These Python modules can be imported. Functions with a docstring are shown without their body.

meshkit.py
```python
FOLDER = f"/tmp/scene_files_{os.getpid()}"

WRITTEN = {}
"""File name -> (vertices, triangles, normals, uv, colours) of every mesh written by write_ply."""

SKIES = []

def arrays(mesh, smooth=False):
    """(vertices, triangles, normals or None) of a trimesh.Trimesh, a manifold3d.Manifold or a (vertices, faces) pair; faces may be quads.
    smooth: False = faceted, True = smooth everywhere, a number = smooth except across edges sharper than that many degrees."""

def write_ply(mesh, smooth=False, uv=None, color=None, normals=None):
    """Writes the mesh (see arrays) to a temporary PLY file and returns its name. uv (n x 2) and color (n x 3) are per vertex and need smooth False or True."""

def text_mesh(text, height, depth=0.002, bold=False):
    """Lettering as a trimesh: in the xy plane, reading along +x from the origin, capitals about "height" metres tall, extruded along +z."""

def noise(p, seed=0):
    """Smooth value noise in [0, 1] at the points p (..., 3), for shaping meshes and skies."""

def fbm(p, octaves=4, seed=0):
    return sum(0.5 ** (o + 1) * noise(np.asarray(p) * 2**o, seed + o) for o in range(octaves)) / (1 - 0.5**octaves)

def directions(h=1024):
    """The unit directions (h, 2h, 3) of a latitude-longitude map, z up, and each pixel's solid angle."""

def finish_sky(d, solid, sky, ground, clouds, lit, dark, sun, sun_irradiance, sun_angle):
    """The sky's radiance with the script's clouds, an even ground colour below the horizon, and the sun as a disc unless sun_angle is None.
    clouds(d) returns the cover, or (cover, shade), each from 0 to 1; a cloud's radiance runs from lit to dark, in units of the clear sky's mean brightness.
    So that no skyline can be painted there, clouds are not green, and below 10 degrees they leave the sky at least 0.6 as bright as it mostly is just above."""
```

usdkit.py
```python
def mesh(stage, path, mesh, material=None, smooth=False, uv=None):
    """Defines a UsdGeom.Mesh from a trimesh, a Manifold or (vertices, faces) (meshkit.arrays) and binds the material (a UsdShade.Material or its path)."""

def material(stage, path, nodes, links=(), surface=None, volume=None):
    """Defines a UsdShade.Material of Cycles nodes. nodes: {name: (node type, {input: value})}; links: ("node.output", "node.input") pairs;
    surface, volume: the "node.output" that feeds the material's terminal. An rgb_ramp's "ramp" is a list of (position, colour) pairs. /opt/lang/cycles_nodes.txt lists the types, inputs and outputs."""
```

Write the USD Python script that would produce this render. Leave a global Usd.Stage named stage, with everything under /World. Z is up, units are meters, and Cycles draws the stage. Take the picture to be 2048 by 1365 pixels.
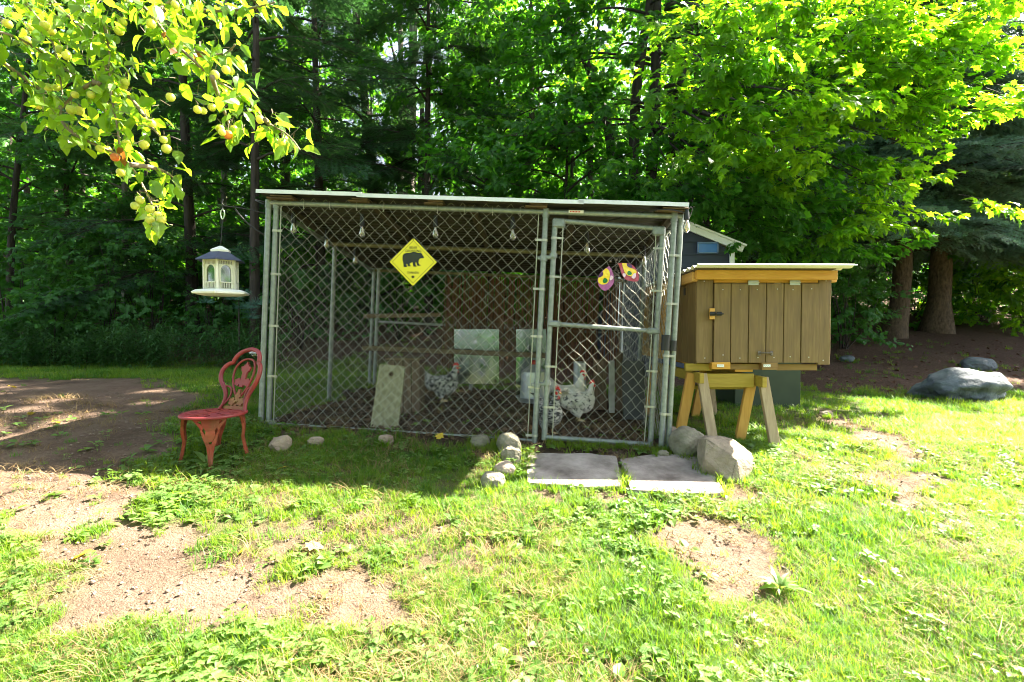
import math, random
import numpy as np, trimesh, manifold3d, shapely
from shapely.geometry import Polygon, Point, LineString, box as sbox
from shapely import affinity
import usdkit, meshkit
from pxr import Usd, UsdGeom, UsdLux, UsdShade, Sdf, Gf, Vt

stage = Usd.Stage.CreateInMemory()
UsdGeom.SetStageUpAxis(stage, 'Z')
UsdGeom.SetStageMetersPerUnit(stage, 1.0)
WORLD = UsdGeom.Xform.Define(stage, '/World')
stage.SetDefaultPrim(WORLD.GetPrim())
UsdGeom.Scope.Define(stage, '/World/Looks')

# ---------------------------------------------------------------- camera, sky, sun, exposure
EYE = np.array([0.0, 0.0, 1.2])
PITCH = math.radians(1.57)
FPX = 1000.0                       # focal length for a picture 2048 wide
cam = UsdGeom.Camera.Define(stage, '/World/camera')
cam.AddTranslateOp().Set(Gf.Vec3d(*EYE))
cam.AddRotateXOp().Set(90.0 - math.degrees(PITCH))
cam.CreateHorizontalApertureAttr(36.0)
cam.CreateVerticalApertureAttr(36.0 * 682 / 1024)
cam.CreateFocalLengthAttr(36.0 * FPX / 2048)
cam.CreateClippingRangeAttr(Gf.Vec2f(0.05, 400))
cam.CreateExposureAttr(3.65)

SUN = np.array([0.9, 0.455, 1.0]); SUN /= np.linalg.norm(SUN)
SUN_I, SKY_S = 1.25, 0.05
sun = UsdLux.DistantLight.Define(stage, '/World/sun')
zz = SUN; xx = np.cross([0, 0, 1.0], zz); xx /= np.linalg.norm(xx); yy = np.cross(zz, xx)
sun.AddTransformOp().Set(Gf.Matrix4d(*[float(q) for q in (*xx, 0, *yy, 0, *zz, 0, 0, 0, 0, 1)]))
sun.CreateIntensityAttr(SUN_I); sun.CreateAngleAttr(0.53); sun.CreateNormalizeAttr(True)
sun.CreateColorAttr(Gf.Vec3f(1.0, 0.92, 0.76))
dome = UsdLux.DomeLight.Define(stage, '/World/sky')
dome.GetPrim().SetCustomDataByKey('kind', 'structure')
sky_m = usdkit.material(stage, '/World/Looks/sky', {
    's': ('sky_texture', dict(sky_type='single_scattering', sun_disc=False, sun_elevation=float(math.asin(SUN[2])), sun_rotation=float(math.atan2(SUN[0], SUN[1])), altitude=300.0, aerosol_density=3.0)),
    'h': ('hsv', dict(saturation=0.6)), 'b': ('background_shader', dict(strength=SKY_S))}, [('s.color', 'h.color'), ('h.color', 'b.color')], surface='b.background')
UsdShade.MaterialBindingAPI.Apply(dome.GetPrim()).Bind(sky_m)

# ---------------------------------------------------------------- placing: a sight line through the photograph meets the depth y
_c, _s = math.cos(PITCH), math.sin(PITCH)
def ray(u, v):
    a, b = (u - 1024) / FPX, -(v - 682.5) / FPX
    return np.array([a, _c + b * _s, -_s + b * _c])
def P(u, v, y):
    d = ray(u, v)
    return EYE + d * (y / d[1])

def sm(a, b, x):
    t = np.clip((np.asarray(x, float) - a) / (b - a), 0, 1)
    return t * t * (3 - 2 * t)
def gz(x, y, fine=True):
    x, y = np.asarray(x, float), np.asarray(y, float)
    xc = 0.9 * np.tanh((x + 0.6) / 2.6 / 0.9 * 1.0) * 2.6 - 0.6
    z = 0.318 - 0.055 * xc
    yf = np.minimum(y, 4.0) - 4.0
    z = z + np.where(yf > -2.6, 0.135 * yf, 0.135 * -2.6 + 0.04 * (yf + 2.6))
    z = z + 0.015 * np.clip(y - 4, 0, 3.5)
    k = np.maximum(y - 7.0 - 0.35 * np.clip(-x - 1, 0, 3), 0)
    z = z + 0.22 * (np.sqrt(k * k + 0.6) - 0.7746)
    z = z + 0.05 * (meshkit.noise(np.stack([x * 0.9, y * 0.9, 0 * x], -1), 3) - 0.5)
    z = z - 0.035 * np.exp(-((x + 2.0) ** 2 + (y - 3.2) ** 2) / 0.25)
    if fine:
        z = z + 0.02 * (meshkit.noise(np.stack([x * 3.7, y * 3.7, 0 * x], -1), 5) - 0.5)
    return z
def G(u, v, far=40.0):
    """where the sight line meets the ground"""
    d = ray(u, v); d = d / d[1]
    ys = np.concatenate([np.arange(0.8, 12, 0.01), np.arange(12, far, 0.1)])
    pts = EYE + ys[:, None] * d
    below = pts[:, 2] <= gz(pts[:, 0], pts[:, 1])
    i = int(np.argmax(below)) if below.any() else len(ys) - 1
    p = pts[i].copy(); p[2] = gz(p[0], p[1])
    return p
def onground(u, y):
    x = (u - 1024) / FPX * y * 1.0
    return np.array([x, y, float(gz(x, y))])

# ---------------------------------------------------------------- naming, tagging
_used, _loc = {}, {}
def numbered(parent, name):
    k = (parent, name); n = _used.get(k, 0); _used[k] = n + 1
    return name if n == 0 else f'{name}_{n:03d}'
def tag(prim, label=None, cat=None, group=None, kind=None):
    if hasattr(prim, 'GetPrim'):
        prim = prim.GetPrim()
    for k, v in (('label', label), ('category', cat), ('group', group), ('kind', kind)):
        if v:
            prim.SetCustomDataByKey(k, v)
    return prim
def thing(name, label, cat, loc=(0, 0, 0), group=None, kind=None):
    path = '/World/' + numbered('/World', name)
    x = UsdGeom.Xform.Define(stage, path)
    x.AddTranslateOp().Set(Gf.Vec3d(*[float(q) for q in loc]))
    _loc[path] = np.array(loc, float)
    return tag(x, label, cat, group, kind)
def base_of(path):
    while path and path != '/World':
        if path in _loc:
            return _loc[path]
        path = path.rsplit('/', 1)[0]
    return np.zeros(3)
def vf(m):
    if hasattr(m, 'to_mesh'):
        q = m.to_mesh(); return np.asarray(q.vert_properties[:, :3], float), np.asarray(q.tri_verts)
    if isinstance(m, MB):
        return m.vf()
    if isinstance(m, tuple):
        return np.asarray(m[0], float), np.asarray(m[1], int)
    return np.asarray(m.vertices, float), np.asarray(m.faces, int)
def obj(name, mesh, mat, parent=None, smooth=False, label=None, cat=None, group=None, kind=None):
    """one Mesh prim from a mesh in world coordinates, under parent (a prim) or under /World"""
    pp = str(parent.GetPath()) if parent is not None else '/World'
    v, f = vf(mesh)
    v = v - base_of(pp)
    m = usdkit.mesh(stage, pp + '/' + numbered(pp, name), (v, f), mat, smooth=smooth)
    return tag(m, label, cat, group, kind)

# ---------------------------------------------------------------- mesh building
def quads(f):
    f = np.asarray(f, int); return np.vstack([f[:, [0, 1, 2]], f[:, [0, 2, 3]]])
def frame_of(d):
    d = np.asarray(d, float); d = d / (np.linalg.norm(d, axis=-1, keepdims=True) + 1e-12)
    ref = np.where(np.abs(d[..., 2:3]) > 0.9, [1.0, 0, 0], [0, 0, 1.0])
    a = np.cross(ref, d); a /= np.linalg.norm(a, axis=-1, keepdims=True) + 1e-12
    return d, a, np.cross(d, a)
class MB:
    def __init__(s): s.V, s.F, s.n = [], [], 0
    def add(s, m):
        v, f = vf(m)
        s.V.append(v); s.F.append(np.asarray(f, int) + s.n); s.n += len(v); return s
    def vf(s):
        return np.vstack(s.V), np.vstack(s.F)
    def box(s, c, size, R=None, bevel=0.0):
        return s.add(cbox(c, size, R, bevel))
    def tube(s, path, r, sides=8, caps=True):
        return s.add(tube(path, r, sides, caps))
    def segs(s, a, b, r, sides=4):
        return s.add(segs(a, b, r, sides))
def cbox(c, size, R=None, bevel=0.0):
    h = np.asarray(size, float) / 2
    if bevel > 0:
        b = min(bevel, 0.49 * h.min() * 2)
        pts = []
        for sx in (-1, 1):
            for sy in (-1, 1):
                for sz in (-1, 1):
                    q = np.array([sx, sy, sz]) * h
                    for k in range(3):
                        w = q - np.array([sx, sy, sz]) * b; w[k] = q[k]; pts.append(w)
        m = trimesh.convex.convex_hull(np.array(pts))
        v, f = np.array(m.vertices), np.array(m.faces)
    else:
        v = np.array([[x, y, z] for x in (-1, 1) for y in (-1, 1) for z in (-1, 1)]) * h
        f = quads([[0, 1, 3, 2], [4, 6, 7, 5], [0, 4, 5, 1], [2, 3, 7, 6], [0, 2, 6, 4], [1, 5, 7, 3]])
    if R is not None:
        v = v @ np.asarray(R).T
    return v + np.asarray(c, float), f
def bar(a, b, w, h, up=(0, 0, 1), bevel=0.0):
    """a board from a to b, h thick along up, w wide across"""
    a, b = np.asarray(a, float), np.asarray(b, float)
    x = b - a; L = np.linalg.norm(x); x = x / L
    y = np.cross(up, x); y /= np.linalg.norm(y); z = np.cross(x, y)
    return cbox((a + b) / 2, (L, w, h), np.stack([x, y, z], 1), bevel)
def tube(path, r, sides=8, caps=True):
    p = np.asarray(path, float); n = len(p)
    r = np.broadcast_to(np.asarray(r, float), (n,))
    d = np.gradient(p, axis=0)
    d /= np.linalg.norm(d, axis=1, keepdims=True) + 1e-12
    _, a0, _ = frame_of(d[0]); A = [a0]
    for i in range(1, n):
        a = A[-1] - d[i] * np.dot(A[-1], d[i]); A.append(a / (np.linalg.norm(a) + 1e-12))
    A = np.array(A); B = np.cross(d, A)
    t = np.arange(sides) / sides * 2 * np.pi
    v = p[:, None] + r[:, None, None] * (np.cos(t)[None, :, None] * A[:, None] + np.sin(t)[None, :, None] * B[:, None])
    i, j = np.meshgrid(np.arange(n - 1), np.arange(sides), indexing='ij')
    q = np.stack([i * sides + j, i * sides + (j + 1) % sides, (i + 1) * sides + (j + 1) % sides, (i + 1) * sides + j], -1).reshape(-1, 4)
    f = quads(q); v = v.reshape(-1, 3)
    if caps:
        v = np.vstack([v, p[0], p[-1]]); k = len(v)
        jj = np.arange(sides)
        f = np.vstack([f, np.stack([np.full(sides, k - 2), (jj + 1) % sides, jj], 1), np.stack([np.full(sides, k - 1), (n - 1) * sides + jj, (n - 1) * sides + (jj + 1) % sides], 1)])
    return v, f
def segs(a, b, r, sides=4):
    a, b = np.asarray(a, float), np.asarray(b, float)
    n = len(a); d, e, g = frame_of(b - a)
    r = np.broadcast_to(np.asarray(r, float), (n,))[:, None, None]
    t = np.arange(sides) / sides * 2 * np.pi
    o = r * (np.cos(t)[None, :, None] * e[:, None] + np.sin(t)[None, :, None] * g[:, None])
    v = np.concatenate([a[:, None] + o, b[:, None] + o], 1).reshape(-1, 3)
    j = np.arange(sides); q = np.stack([j, (j + 1) % sides, sides + (j + 1) % sides, sides + j], 1)
    f = (np.arange(n)[:, None, None] * 2 * sides + q[None]).reshape(-1, 4)
    return v, quads(f)
def spline(pts, n=20):
    """a smooth curve through the points"""
    from scipy.interpolate import CubicSpline
    p = np.asarray(pts, float); t = np.r_[0, np.cumsum(np.linalg.norm(np.diff(p, axis=0), axis=1))]
    return CubicSpline(t, p)(np.linspace(0, t[-1], n))
def extrude(poly, depth):
    polys = getattr(poly, 'geoms', [poly])
    return trimesh.util.concatenate([trimesh.creation.extrude_polygon(g, depth, engine='earcut') for g in polys if g.area > 1e-9])
def place(m, O, X, Y, Z):
    v, f = vf(m)
    return np.asarray(O) + v[:, :1] * X + v[:, 1:2] * Y + v[:, 2:3] * Z, f
def lathe(profile, sides=24):
    """profile: (radius, z) from bottom to top; closed at both ends"""
    pr = np.asarray(profile, float); n = len(pr); t = np.arange(sides) / sides * 2 * np.pi
    v = np.stack([pr[:, :1] * np.cos(t), pr[:, :1] * np.sin(t), np.repeat(pr[:, 1:], sides, 1)], -1).reshape(-1, 3)
    i, j = np.meshgrid(np.arange(n - 1), np.arange(sides), indexing='ij')
    q = np.stack([i * sides + j, i * sides + (j + 1) % sides, (i + 1) * sides + (j + 1) % sides, (i + 1) * sides + j], -1).reshape(-1, 4)
    k = len(v); v = np.vstack([v, [0, 0, pr[0, 1]], [0, 0, pr[-1, 1]]]); jj = np.arange(sides)
    f = np.vstack([quads(q), np.stack([np.full(sides, k), (jj + 1) % sides, jj], 1), np.stack([np.full(sides, k + 1), (n - 1) * sides + jj, (n - 1) * sides + (jj + 1) % sides], 1)])
    return v, f
def moved(m, loc=(0, 0, 0), s=1.0, rz=0.0):
    v, f = vf(m); c, n = math.cos(rz), math.sin(rz)
    v = v * s
    return np.stack([v[:, 0] * c - v[:, 1] * n, v[:, 0] * n + v[:, 1] * c, v[:, 2]], 1) + np.asarray(loc, float), f

# ---------------------------------------------------------------- materials
_mats = {}
def M(name, c1, c2=None, rough=0.7, scale=6.0, metallic=0.0, bump=0.0, bscale=None, stretch=None, spec=0.4, detail=6, extra=None):
    """principled surface whose colour wanders between c1 and c2 with noise; stretch scales the noise space (grain)"""
    if name in _mats:
        return _mats[name]
    c2 = c2 or c1
    N = {'g': ('geometry', {}), 'm': ('mapping', dict(scale=stretch or (1, 1, 1))), 'n': ('noise_texture', dict(scale=scale, detail=float(detail), roughness=0.6)),
         'r': ('rgb_ramp', dict(ramp=[(0.3, c1), (0.7, c2)])), 'p': ('principled_bsdf', dict(roughness=rough, metallic=metallic, specular_ior_level=spec, **(extra or {})))}
    L = [('g.position', 'm.vector'), ('m.vector', 'n.vector'), ('n.fac', 'r.fac'), ('r.color', 'p.base_color')]
    if bump:
        N['n2'] = ('noise_texture', dict(scale=bscale or scale * 4, detail=5.0, roughness=0.65))
        N['b'] = ('bump', dict(strength=1.0, distance=bump))
        L += [('m.vector', 'n2.vector'), ('n2.fac', 'b.height'), ('b.normal', 'p.normal')]
    _mats[name] = usdkit.material(stage, '/World/Looks/' + name, N, L, surface='p.BSDF')
    return _mats[name]
def leafmat(name, lo, hi, tlo, thi, rough=0.45, tfac=0.5, spec=0.3, scale=9.0):
    """reflecting colour lo..hi, colour of the light that shines through tlo..thi"""
    N = {'g': ('geometry', {}), 'n': ('noise_texture', dict(scale=scale, detail=3.0)), 'o': ('object_info', {}),
         'a': ('math', dict(math_type='multiply_add', value2=0.6, value3=0.0)),
         'rr': ('math', dict(math_type='multiply', value2=0.45)), 'ad': ('math', dict(math_type='add')),
         'r': ('rgb_ramp', dict(ramp=[(0.2, lo), (0.75, hi)])), 't': ('rgb_ramp', dict(ramp=[(0.2, tlo), (0.75, thi)])),
         'p': ('principled_bsdf', dict(roughness=rough, specular_ior_level=spec)), 'tr': ('translucent_bsdf', {}), 'mx': ('mix_closure', dict(fac=tfac))}
    L = [('g.position', 'n.vector'), ('n.fac', 'a.value1'), ('g.random_per_island', 'rr.value1'), ('a.value', 'ad.value1'), ('rr.value', 'ad.value2'),
         ('ad.value', 'r.fac'), ('ad.value', 't.fac'), ('r.color', 'p.base_color'), ('t.color', 'tr.color'), ('p.BSDF', 'mx.closure1'), ('tr.BSDF', 'mx.closure2')]
    _mats[name] = usdkit.material(stage, '/World/Looks/' + name, N, L, surface='mx.closure')
    return _mats[name]
def glassy(name, tint=(1, 1, 1), ior=1.45, rough=0.02, add=0.05):
    N = {'t': ('transparent_bsdf', dict(color=tint)), 'g': ('glossy_bsdf', dict(color=(1, 1, 1), roughness=rough)), 'f': ('fresnel', dict(IOR=ior)),
         'a': ('math', dict(math_type='add', value2=add, use_clamp=True)), 'm': ('mix_closure', {})}
    L = [('f.fac', 'a.value1'), ('a.value', 'm.fac'), ('t.BSDF', 'm.closure1'), ('g.BSDF', 'm.closure2')]
    _mats[name] = usdkit.material(stage, '/World/Looks/' + name, N, L, surface='m.closure')
    return _mats[name]

galv = M('galvanized_steel', (0.15, 0.17, 0.155), (0.25, 0.275, 0.25), rough=0.42, scale=30, metallic=0.4, spec=0.5)
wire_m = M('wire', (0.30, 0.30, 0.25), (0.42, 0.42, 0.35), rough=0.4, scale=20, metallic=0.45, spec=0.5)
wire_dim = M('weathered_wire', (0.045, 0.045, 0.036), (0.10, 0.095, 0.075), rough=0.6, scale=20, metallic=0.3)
black = M('black_plastic', (0.012, 0.012, 0.013), rough=0.45)
white_paint = M('white_paint', (0.70, 0.68, 0.58), (0.80, 0.79, 0.70), rough=0.5, scale=14)
bark = M('bark', (0.013, 0.010, 0.007), (0.050, 0.038, 0.028), rough=0.9, scale=5, stretch=(3, 3, 0.6), bump=0.03, bscale=9)
bark_pale = M('pale_bark', (0.10, 0.085, 0.07), (0.26, 0.235, 0.20), rough=0.9, scale=5, stretch=(3, 3, 0.6), bump=0.02, bscale=10)
twig_m = M('twig_bark', (0.10, 0.075, 0.045), (0.20, 0.16, 0.10), rough=0.8, scale=20)
# ---------------------------------------------------------------- pen frame (needed by the ground too)
FL, FR = P(522, 854, 4.07), P(1322, 905, 3.85)
FLt, FRt = P(540, 402, 4.07), P(1350, 432, 3.85)
PW = float(np.linalg.norm(FR - FL)); ex = (FR - FL) / PW
ez = (FLt - FL) / np.linalg.norm(FLt - FL) + (FRt - FR) / np.linalg.norm(FRt - FR); ez -= ex * np.dot(ez, ex); ez /= np.linalg.norm(ez)
ey = np.cross(ez, ex)
PH = 0.5 * float(np.linalg.norm(FLt - FL) + np.linalg.norm(FRt - FR)); PD = 2.45
def Q(u, d, h):
    u, d, h = np.broadcast_arrays(np.asarray(u, float), d, h)
    return FL + u[..., None] * ex + d[..., None] * ey + h[..., None] * ez

# ---------------------------------------------------------------- ground sheet
def poly_px(pts):
    return Polygon([tuple(G(u, v)[:2]) for u, v in pts]).buffer(0)
bare = [poly_px(p) for p in (
    [(-300, 757), (0, 757), (250, 757), (330, 770), (400, 795), (340, 850), (350, 885), (275, 945), (330, 1020), (365, 1060), (300, 1090), (180, 1112), (90, 1070), (0, 1055), (-300, 1060)],
    [(130, 1200), (300, 1112), (450, 1095), (560, 1125), (700, 1130), (825, 1180), (800, 1240), (640, 1262), (420, 1295), (250, 1292), (150, 1250)],
    [(180, 1085), (330, 1030), (420, 1075), (560, 1128), (480, 1190), (250, 1215), (150, 1200)],
    [(1640, 822), (1700, 830), (1800, 880), (1875, 930), (1890, 970), (1800, 1005), (1760, 965), (1830, 930), (1740, 885), (1650, 842)],
    [(1290, 1062), (1400, 1030), (1480, 1048), (1560, 1130), (1565, 1195), (1500, 1205), (1400, 1135)],
    [(1040, 895), (1310, 905), (1460, 960), (1480, 985), (1250, 1005), (1050, 975)])]
pen_xy = Polygon([tuple(Q(u, d, 0)[:2]) for u, d in ((0.02, -0.10), (PW + .05, -0.16), (PW + .05, PD + .3), (0.02, PD + .3))])
front_dirt = Polygon([tuple(Q(u, d, 0)[:2]) for u, d in ((0.3, -0.18), (1.9, -0.26), (1.9, 0.2), (0.3, 0.2))])
DIRT = shapely.union_all(bare + [pen_xy, front_dirt])
def masks(x, y):
    """bare earth and forest litter, 0 to 1"""
    pts = shapely.points(x, y)
    d = shapely.distance(pts, DIRT.boundary) * np.where(shapely.contains(DIRT, pts), 1, -1)
    n = meshkit.fbm(np.stack([x * 5.0, y * 5.0, 0 * x], -1), 4, 11) - 0.5
    n2 = meshkit.fbm(np.stack([x * 1.7, y * 1.7, 0 * x], -1), 3, 21)
    dirt = sm(-0.16, 0.14, d + 0.62 * n)
    patch = sm(0.60, 0.78, n2) * sm(2.4, 3.2, 5.8 - y) * 0.75
    dirt = np.maximum(dirt, patch * np.where(x > 2.2, 0.3, 1))
    edge = 7.0 + 1.6 * sm(0.5, -3.0, x)
    litter = sm(-0.3, 0.6, y - edge + 1.2 * n)
    return dirt, litter
gx = np.concatenate([np.linspace(-60, -8, 40)[:-1], np.linspace(-8, -4.5, 40)[:-1], np.linspace(-4.5, 4.5, 240)[:-1], np.linspace(4.5, 11, 70)[:-1], np.linspace(11, 60, 40)])
gy = np.concatenate([np.linspace(-40, 0.6, 20)[:-1], np.linspace(0.6, 5.2, 160)[:-1], np.linspace(5.2, 13, 110)[:-1], np.linspace(13, 90, 60)])
X, Y = np.meshgrid(gx, gy)
dirt_a, litter_a = masks(X.ravel(), Y.ravel()); dirt_a = dirt_a.reshape(X.shape); litter_a = litter_a.reshape(X.shape)
Z = gz(X, Y)
pp3 = np.stack([X, Y, 0 * X], -1)
Z = Z + dirt_a * 0.020 * (meshkit.fbm(pp3 * 14, 3, 31) - 0.5) - dirt_a * 0.012 + litter_a * 0.10 * (meshkit.fbm(pp3 * 1.5, 3, 9) - 0.5)
nx, ny = len(gx), len(gy)
ii, jj = np.meshgrid(np.arange(ny - 1), np.arange(nx - 1), indexing='ij')
gq = np.stack([ii * nx + jj, ii * nx + jj + 1, (ii + 1) * nx + jj + 1, (ii + 1) * nx + jj], -1).reshape(-1, 4)
ground_m = usdkit.material(stage, '/World/Looks/ground', {
    'g': ('geometry', {}), 'd': ('attribute', dict(attribute='dirt')), 'l': ('attribute', dict(attribute='litter')),
    'n1': ('noise_texture', dict(scale=2.2, detail=8.0, roughness=0.65)), 'n2': ('noise_texture', dict(scale=38.0, detail=6.0, roughness=0.7)),
    'n3': ('noise_texture', dict(scale=90.0, detail=4.0, roughness=0.7)), 'v': ('voronoi_texture', dict(scale=22.0, randomness=1.0)),
    'mixn': ('mix', dict(mix_type='overlay', fac=0.7)),
    'dr': ('rgb_ramp', dict(ramp=[(0.25, (0.055, 0.034, 0.024)), (0.48, (0.155, 0.104, 0.076)), (0.75, (0.25, 0.18, 0.138))])),
    'gr': ('rgb_ramp', dict(ramp=[(0.25, (0.05, 0.06, 0.018)), (0.5, (0.085, 0.095, 0.03)), (0.75, (0.15, 0.13, 0.06))])),
    'lr': ('rgb_ramp', dict(ramp=[(0.2, (0.03, 0.018, 0.012)), (0.5, (0.10, 0.058, 0.042)), (0.8, (0.24, 0.15, 0.115))])),
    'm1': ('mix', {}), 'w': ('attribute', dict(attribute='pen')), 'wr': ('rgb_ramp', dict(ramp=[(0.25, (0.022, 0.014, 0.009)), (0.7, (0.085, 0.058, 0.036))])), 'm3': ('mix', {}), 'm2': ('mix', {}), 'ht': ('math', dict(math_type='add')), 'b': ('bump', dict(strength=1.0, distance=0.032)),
    'p': ('principled_bsdf', dict(roughness=0.95, specular_ior_level=0.15))},
    [('g.position', 'n1.vector'), ('g.position', 'n2.vector'), ('g.position', 'n3.vector'), ('g.position', 'v.vector'),
     ('n1.color', 'mixn.color1'), ('n2.color', 'mixn.color2'), ('mixn.color', 'dr.fac'), ('n1.fac', 'gr.fac'), ('n2.fac', 'lr.fac'),
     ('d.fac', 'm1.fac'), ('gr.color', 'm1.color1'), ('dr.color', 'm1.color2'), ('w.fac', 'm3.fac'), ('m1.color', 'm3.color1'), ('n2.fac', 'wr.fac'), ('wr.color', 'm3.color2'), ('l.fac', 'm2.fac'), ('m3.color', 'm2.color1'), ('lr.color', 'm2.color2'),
     ('m2.color', 'p.base_color'), ('n2.fac', 'ht.value1'), ('n3.fac', 'ht.value2'), ('ht.value', 'b.height'), ('b.normal', 'p.normal')], surface='p.BSDF')
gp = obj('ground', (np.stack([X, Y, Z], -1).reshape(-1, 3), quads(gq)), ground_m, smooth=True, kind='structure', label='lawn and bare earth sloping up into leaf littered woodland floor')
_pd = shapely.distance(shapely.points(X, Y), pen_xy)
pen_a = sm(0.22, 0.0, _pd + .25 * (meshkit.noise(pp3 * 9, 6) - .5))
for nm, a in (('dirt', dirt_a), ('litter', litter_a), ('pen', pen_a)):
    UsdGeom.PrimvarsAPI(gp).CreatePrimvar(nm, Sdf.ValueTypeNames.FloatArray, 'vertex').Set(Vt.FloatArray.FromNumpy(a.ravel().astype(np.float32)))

# ---------------------------------------------------------------- instancers
def rot_to_quat(R):
    from scipy.spatial.transform import Rotation
    return Rotation.from_matrix(R).as_quat()          # x, y, z, w
def instancer(path_parent, name, protos, pos, R, scale, idx, label=None, cat=None, kind='stuff', group=None):
    """protos: [(mesh, material)]; pos in world coordinates"""
    pp = str(path_parent.GetPath()) if path_parent is not None else '/World'
    path = pp + '/' + numbered(pp, name)
    pi = UsdGeom.PointInstancer.Define(stage, path)
    rel = pi.CreatePrototypesRel()
    for k, pr in enumerate(protos):
        if isinstance(pr[0], list):                    # several meshes make one prototype
            xp = UsdGeom.Xform.Define(stage, f'{path}/piece_{k:03d}').GetPath()
            for q, (ms, mt) in enumerate(pr[0]):
                usdkit.mesh(stage, f'{xp}/face_{q:03d}', vf(ms), mt)
            rel.AddTarget(xp)
        else:
            rel.AddTarget(usdkit.mesh(stage, f'{path}/piece_{k:03d}', vf(pr[0]), pr[1]).GetPath())
    pos = np.asarray(pos, float) - base_of(pp)
    n = len(pos); scale = np.asarray(scale, float)
    if scale.ndim == 1:
        scale = np.repeat(scale[:, None], 3, 1)
    pi.CreatePositionsAttr(Vt.Vec3fArray.FromNumpy(pos.astype(np.float32)))
    q = rot_to_quat(R)
    pi.CreateOrientationsAttr(Vt.QuathArray([Gf.Quath(float(w), float(x), float(y), float(z)) for x, y, z, w in q]))
    pi.CreateScalesAttr(Vt.Vec3fArray.FromNumpy(scale.astype(np.float32)))
    pi.CreateProtoIndicesAttr(Vt.IntArray.FromNumpy(np.asarray(idx, np.int32)))
    return tag(pi, label, cat, group, kind)
def Rz(a):
    c, s, o, i = np.cos(a), np.sin(a), np.zeros_like(a), np.ones_like(a)
    return np.stack([np.stack([c, -s, o], -1), np.stack([s, c, o], -1), np.stack([o, o, i], -1)], -2)
def Rx(a):
    c, s, o, i = np.cos(a), np.sin(a), np.zeros_like(a), np.ones_like(a)
    return np.stack([np.stack([i, o, o], -1), np.stack([o, c, -s], -1), np.stack([o, s, c], -1)], -2)
def Ry(a):
    c, s, o, i = np.cos(a), np.sin(a), np.zeros_like(a), np.ones_like(a)
    return np.stack([np.stack([c, o, s], -1), np.stack([o, i, o], -1), np.stack([-s, o, c], -1)], -2)

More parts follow.
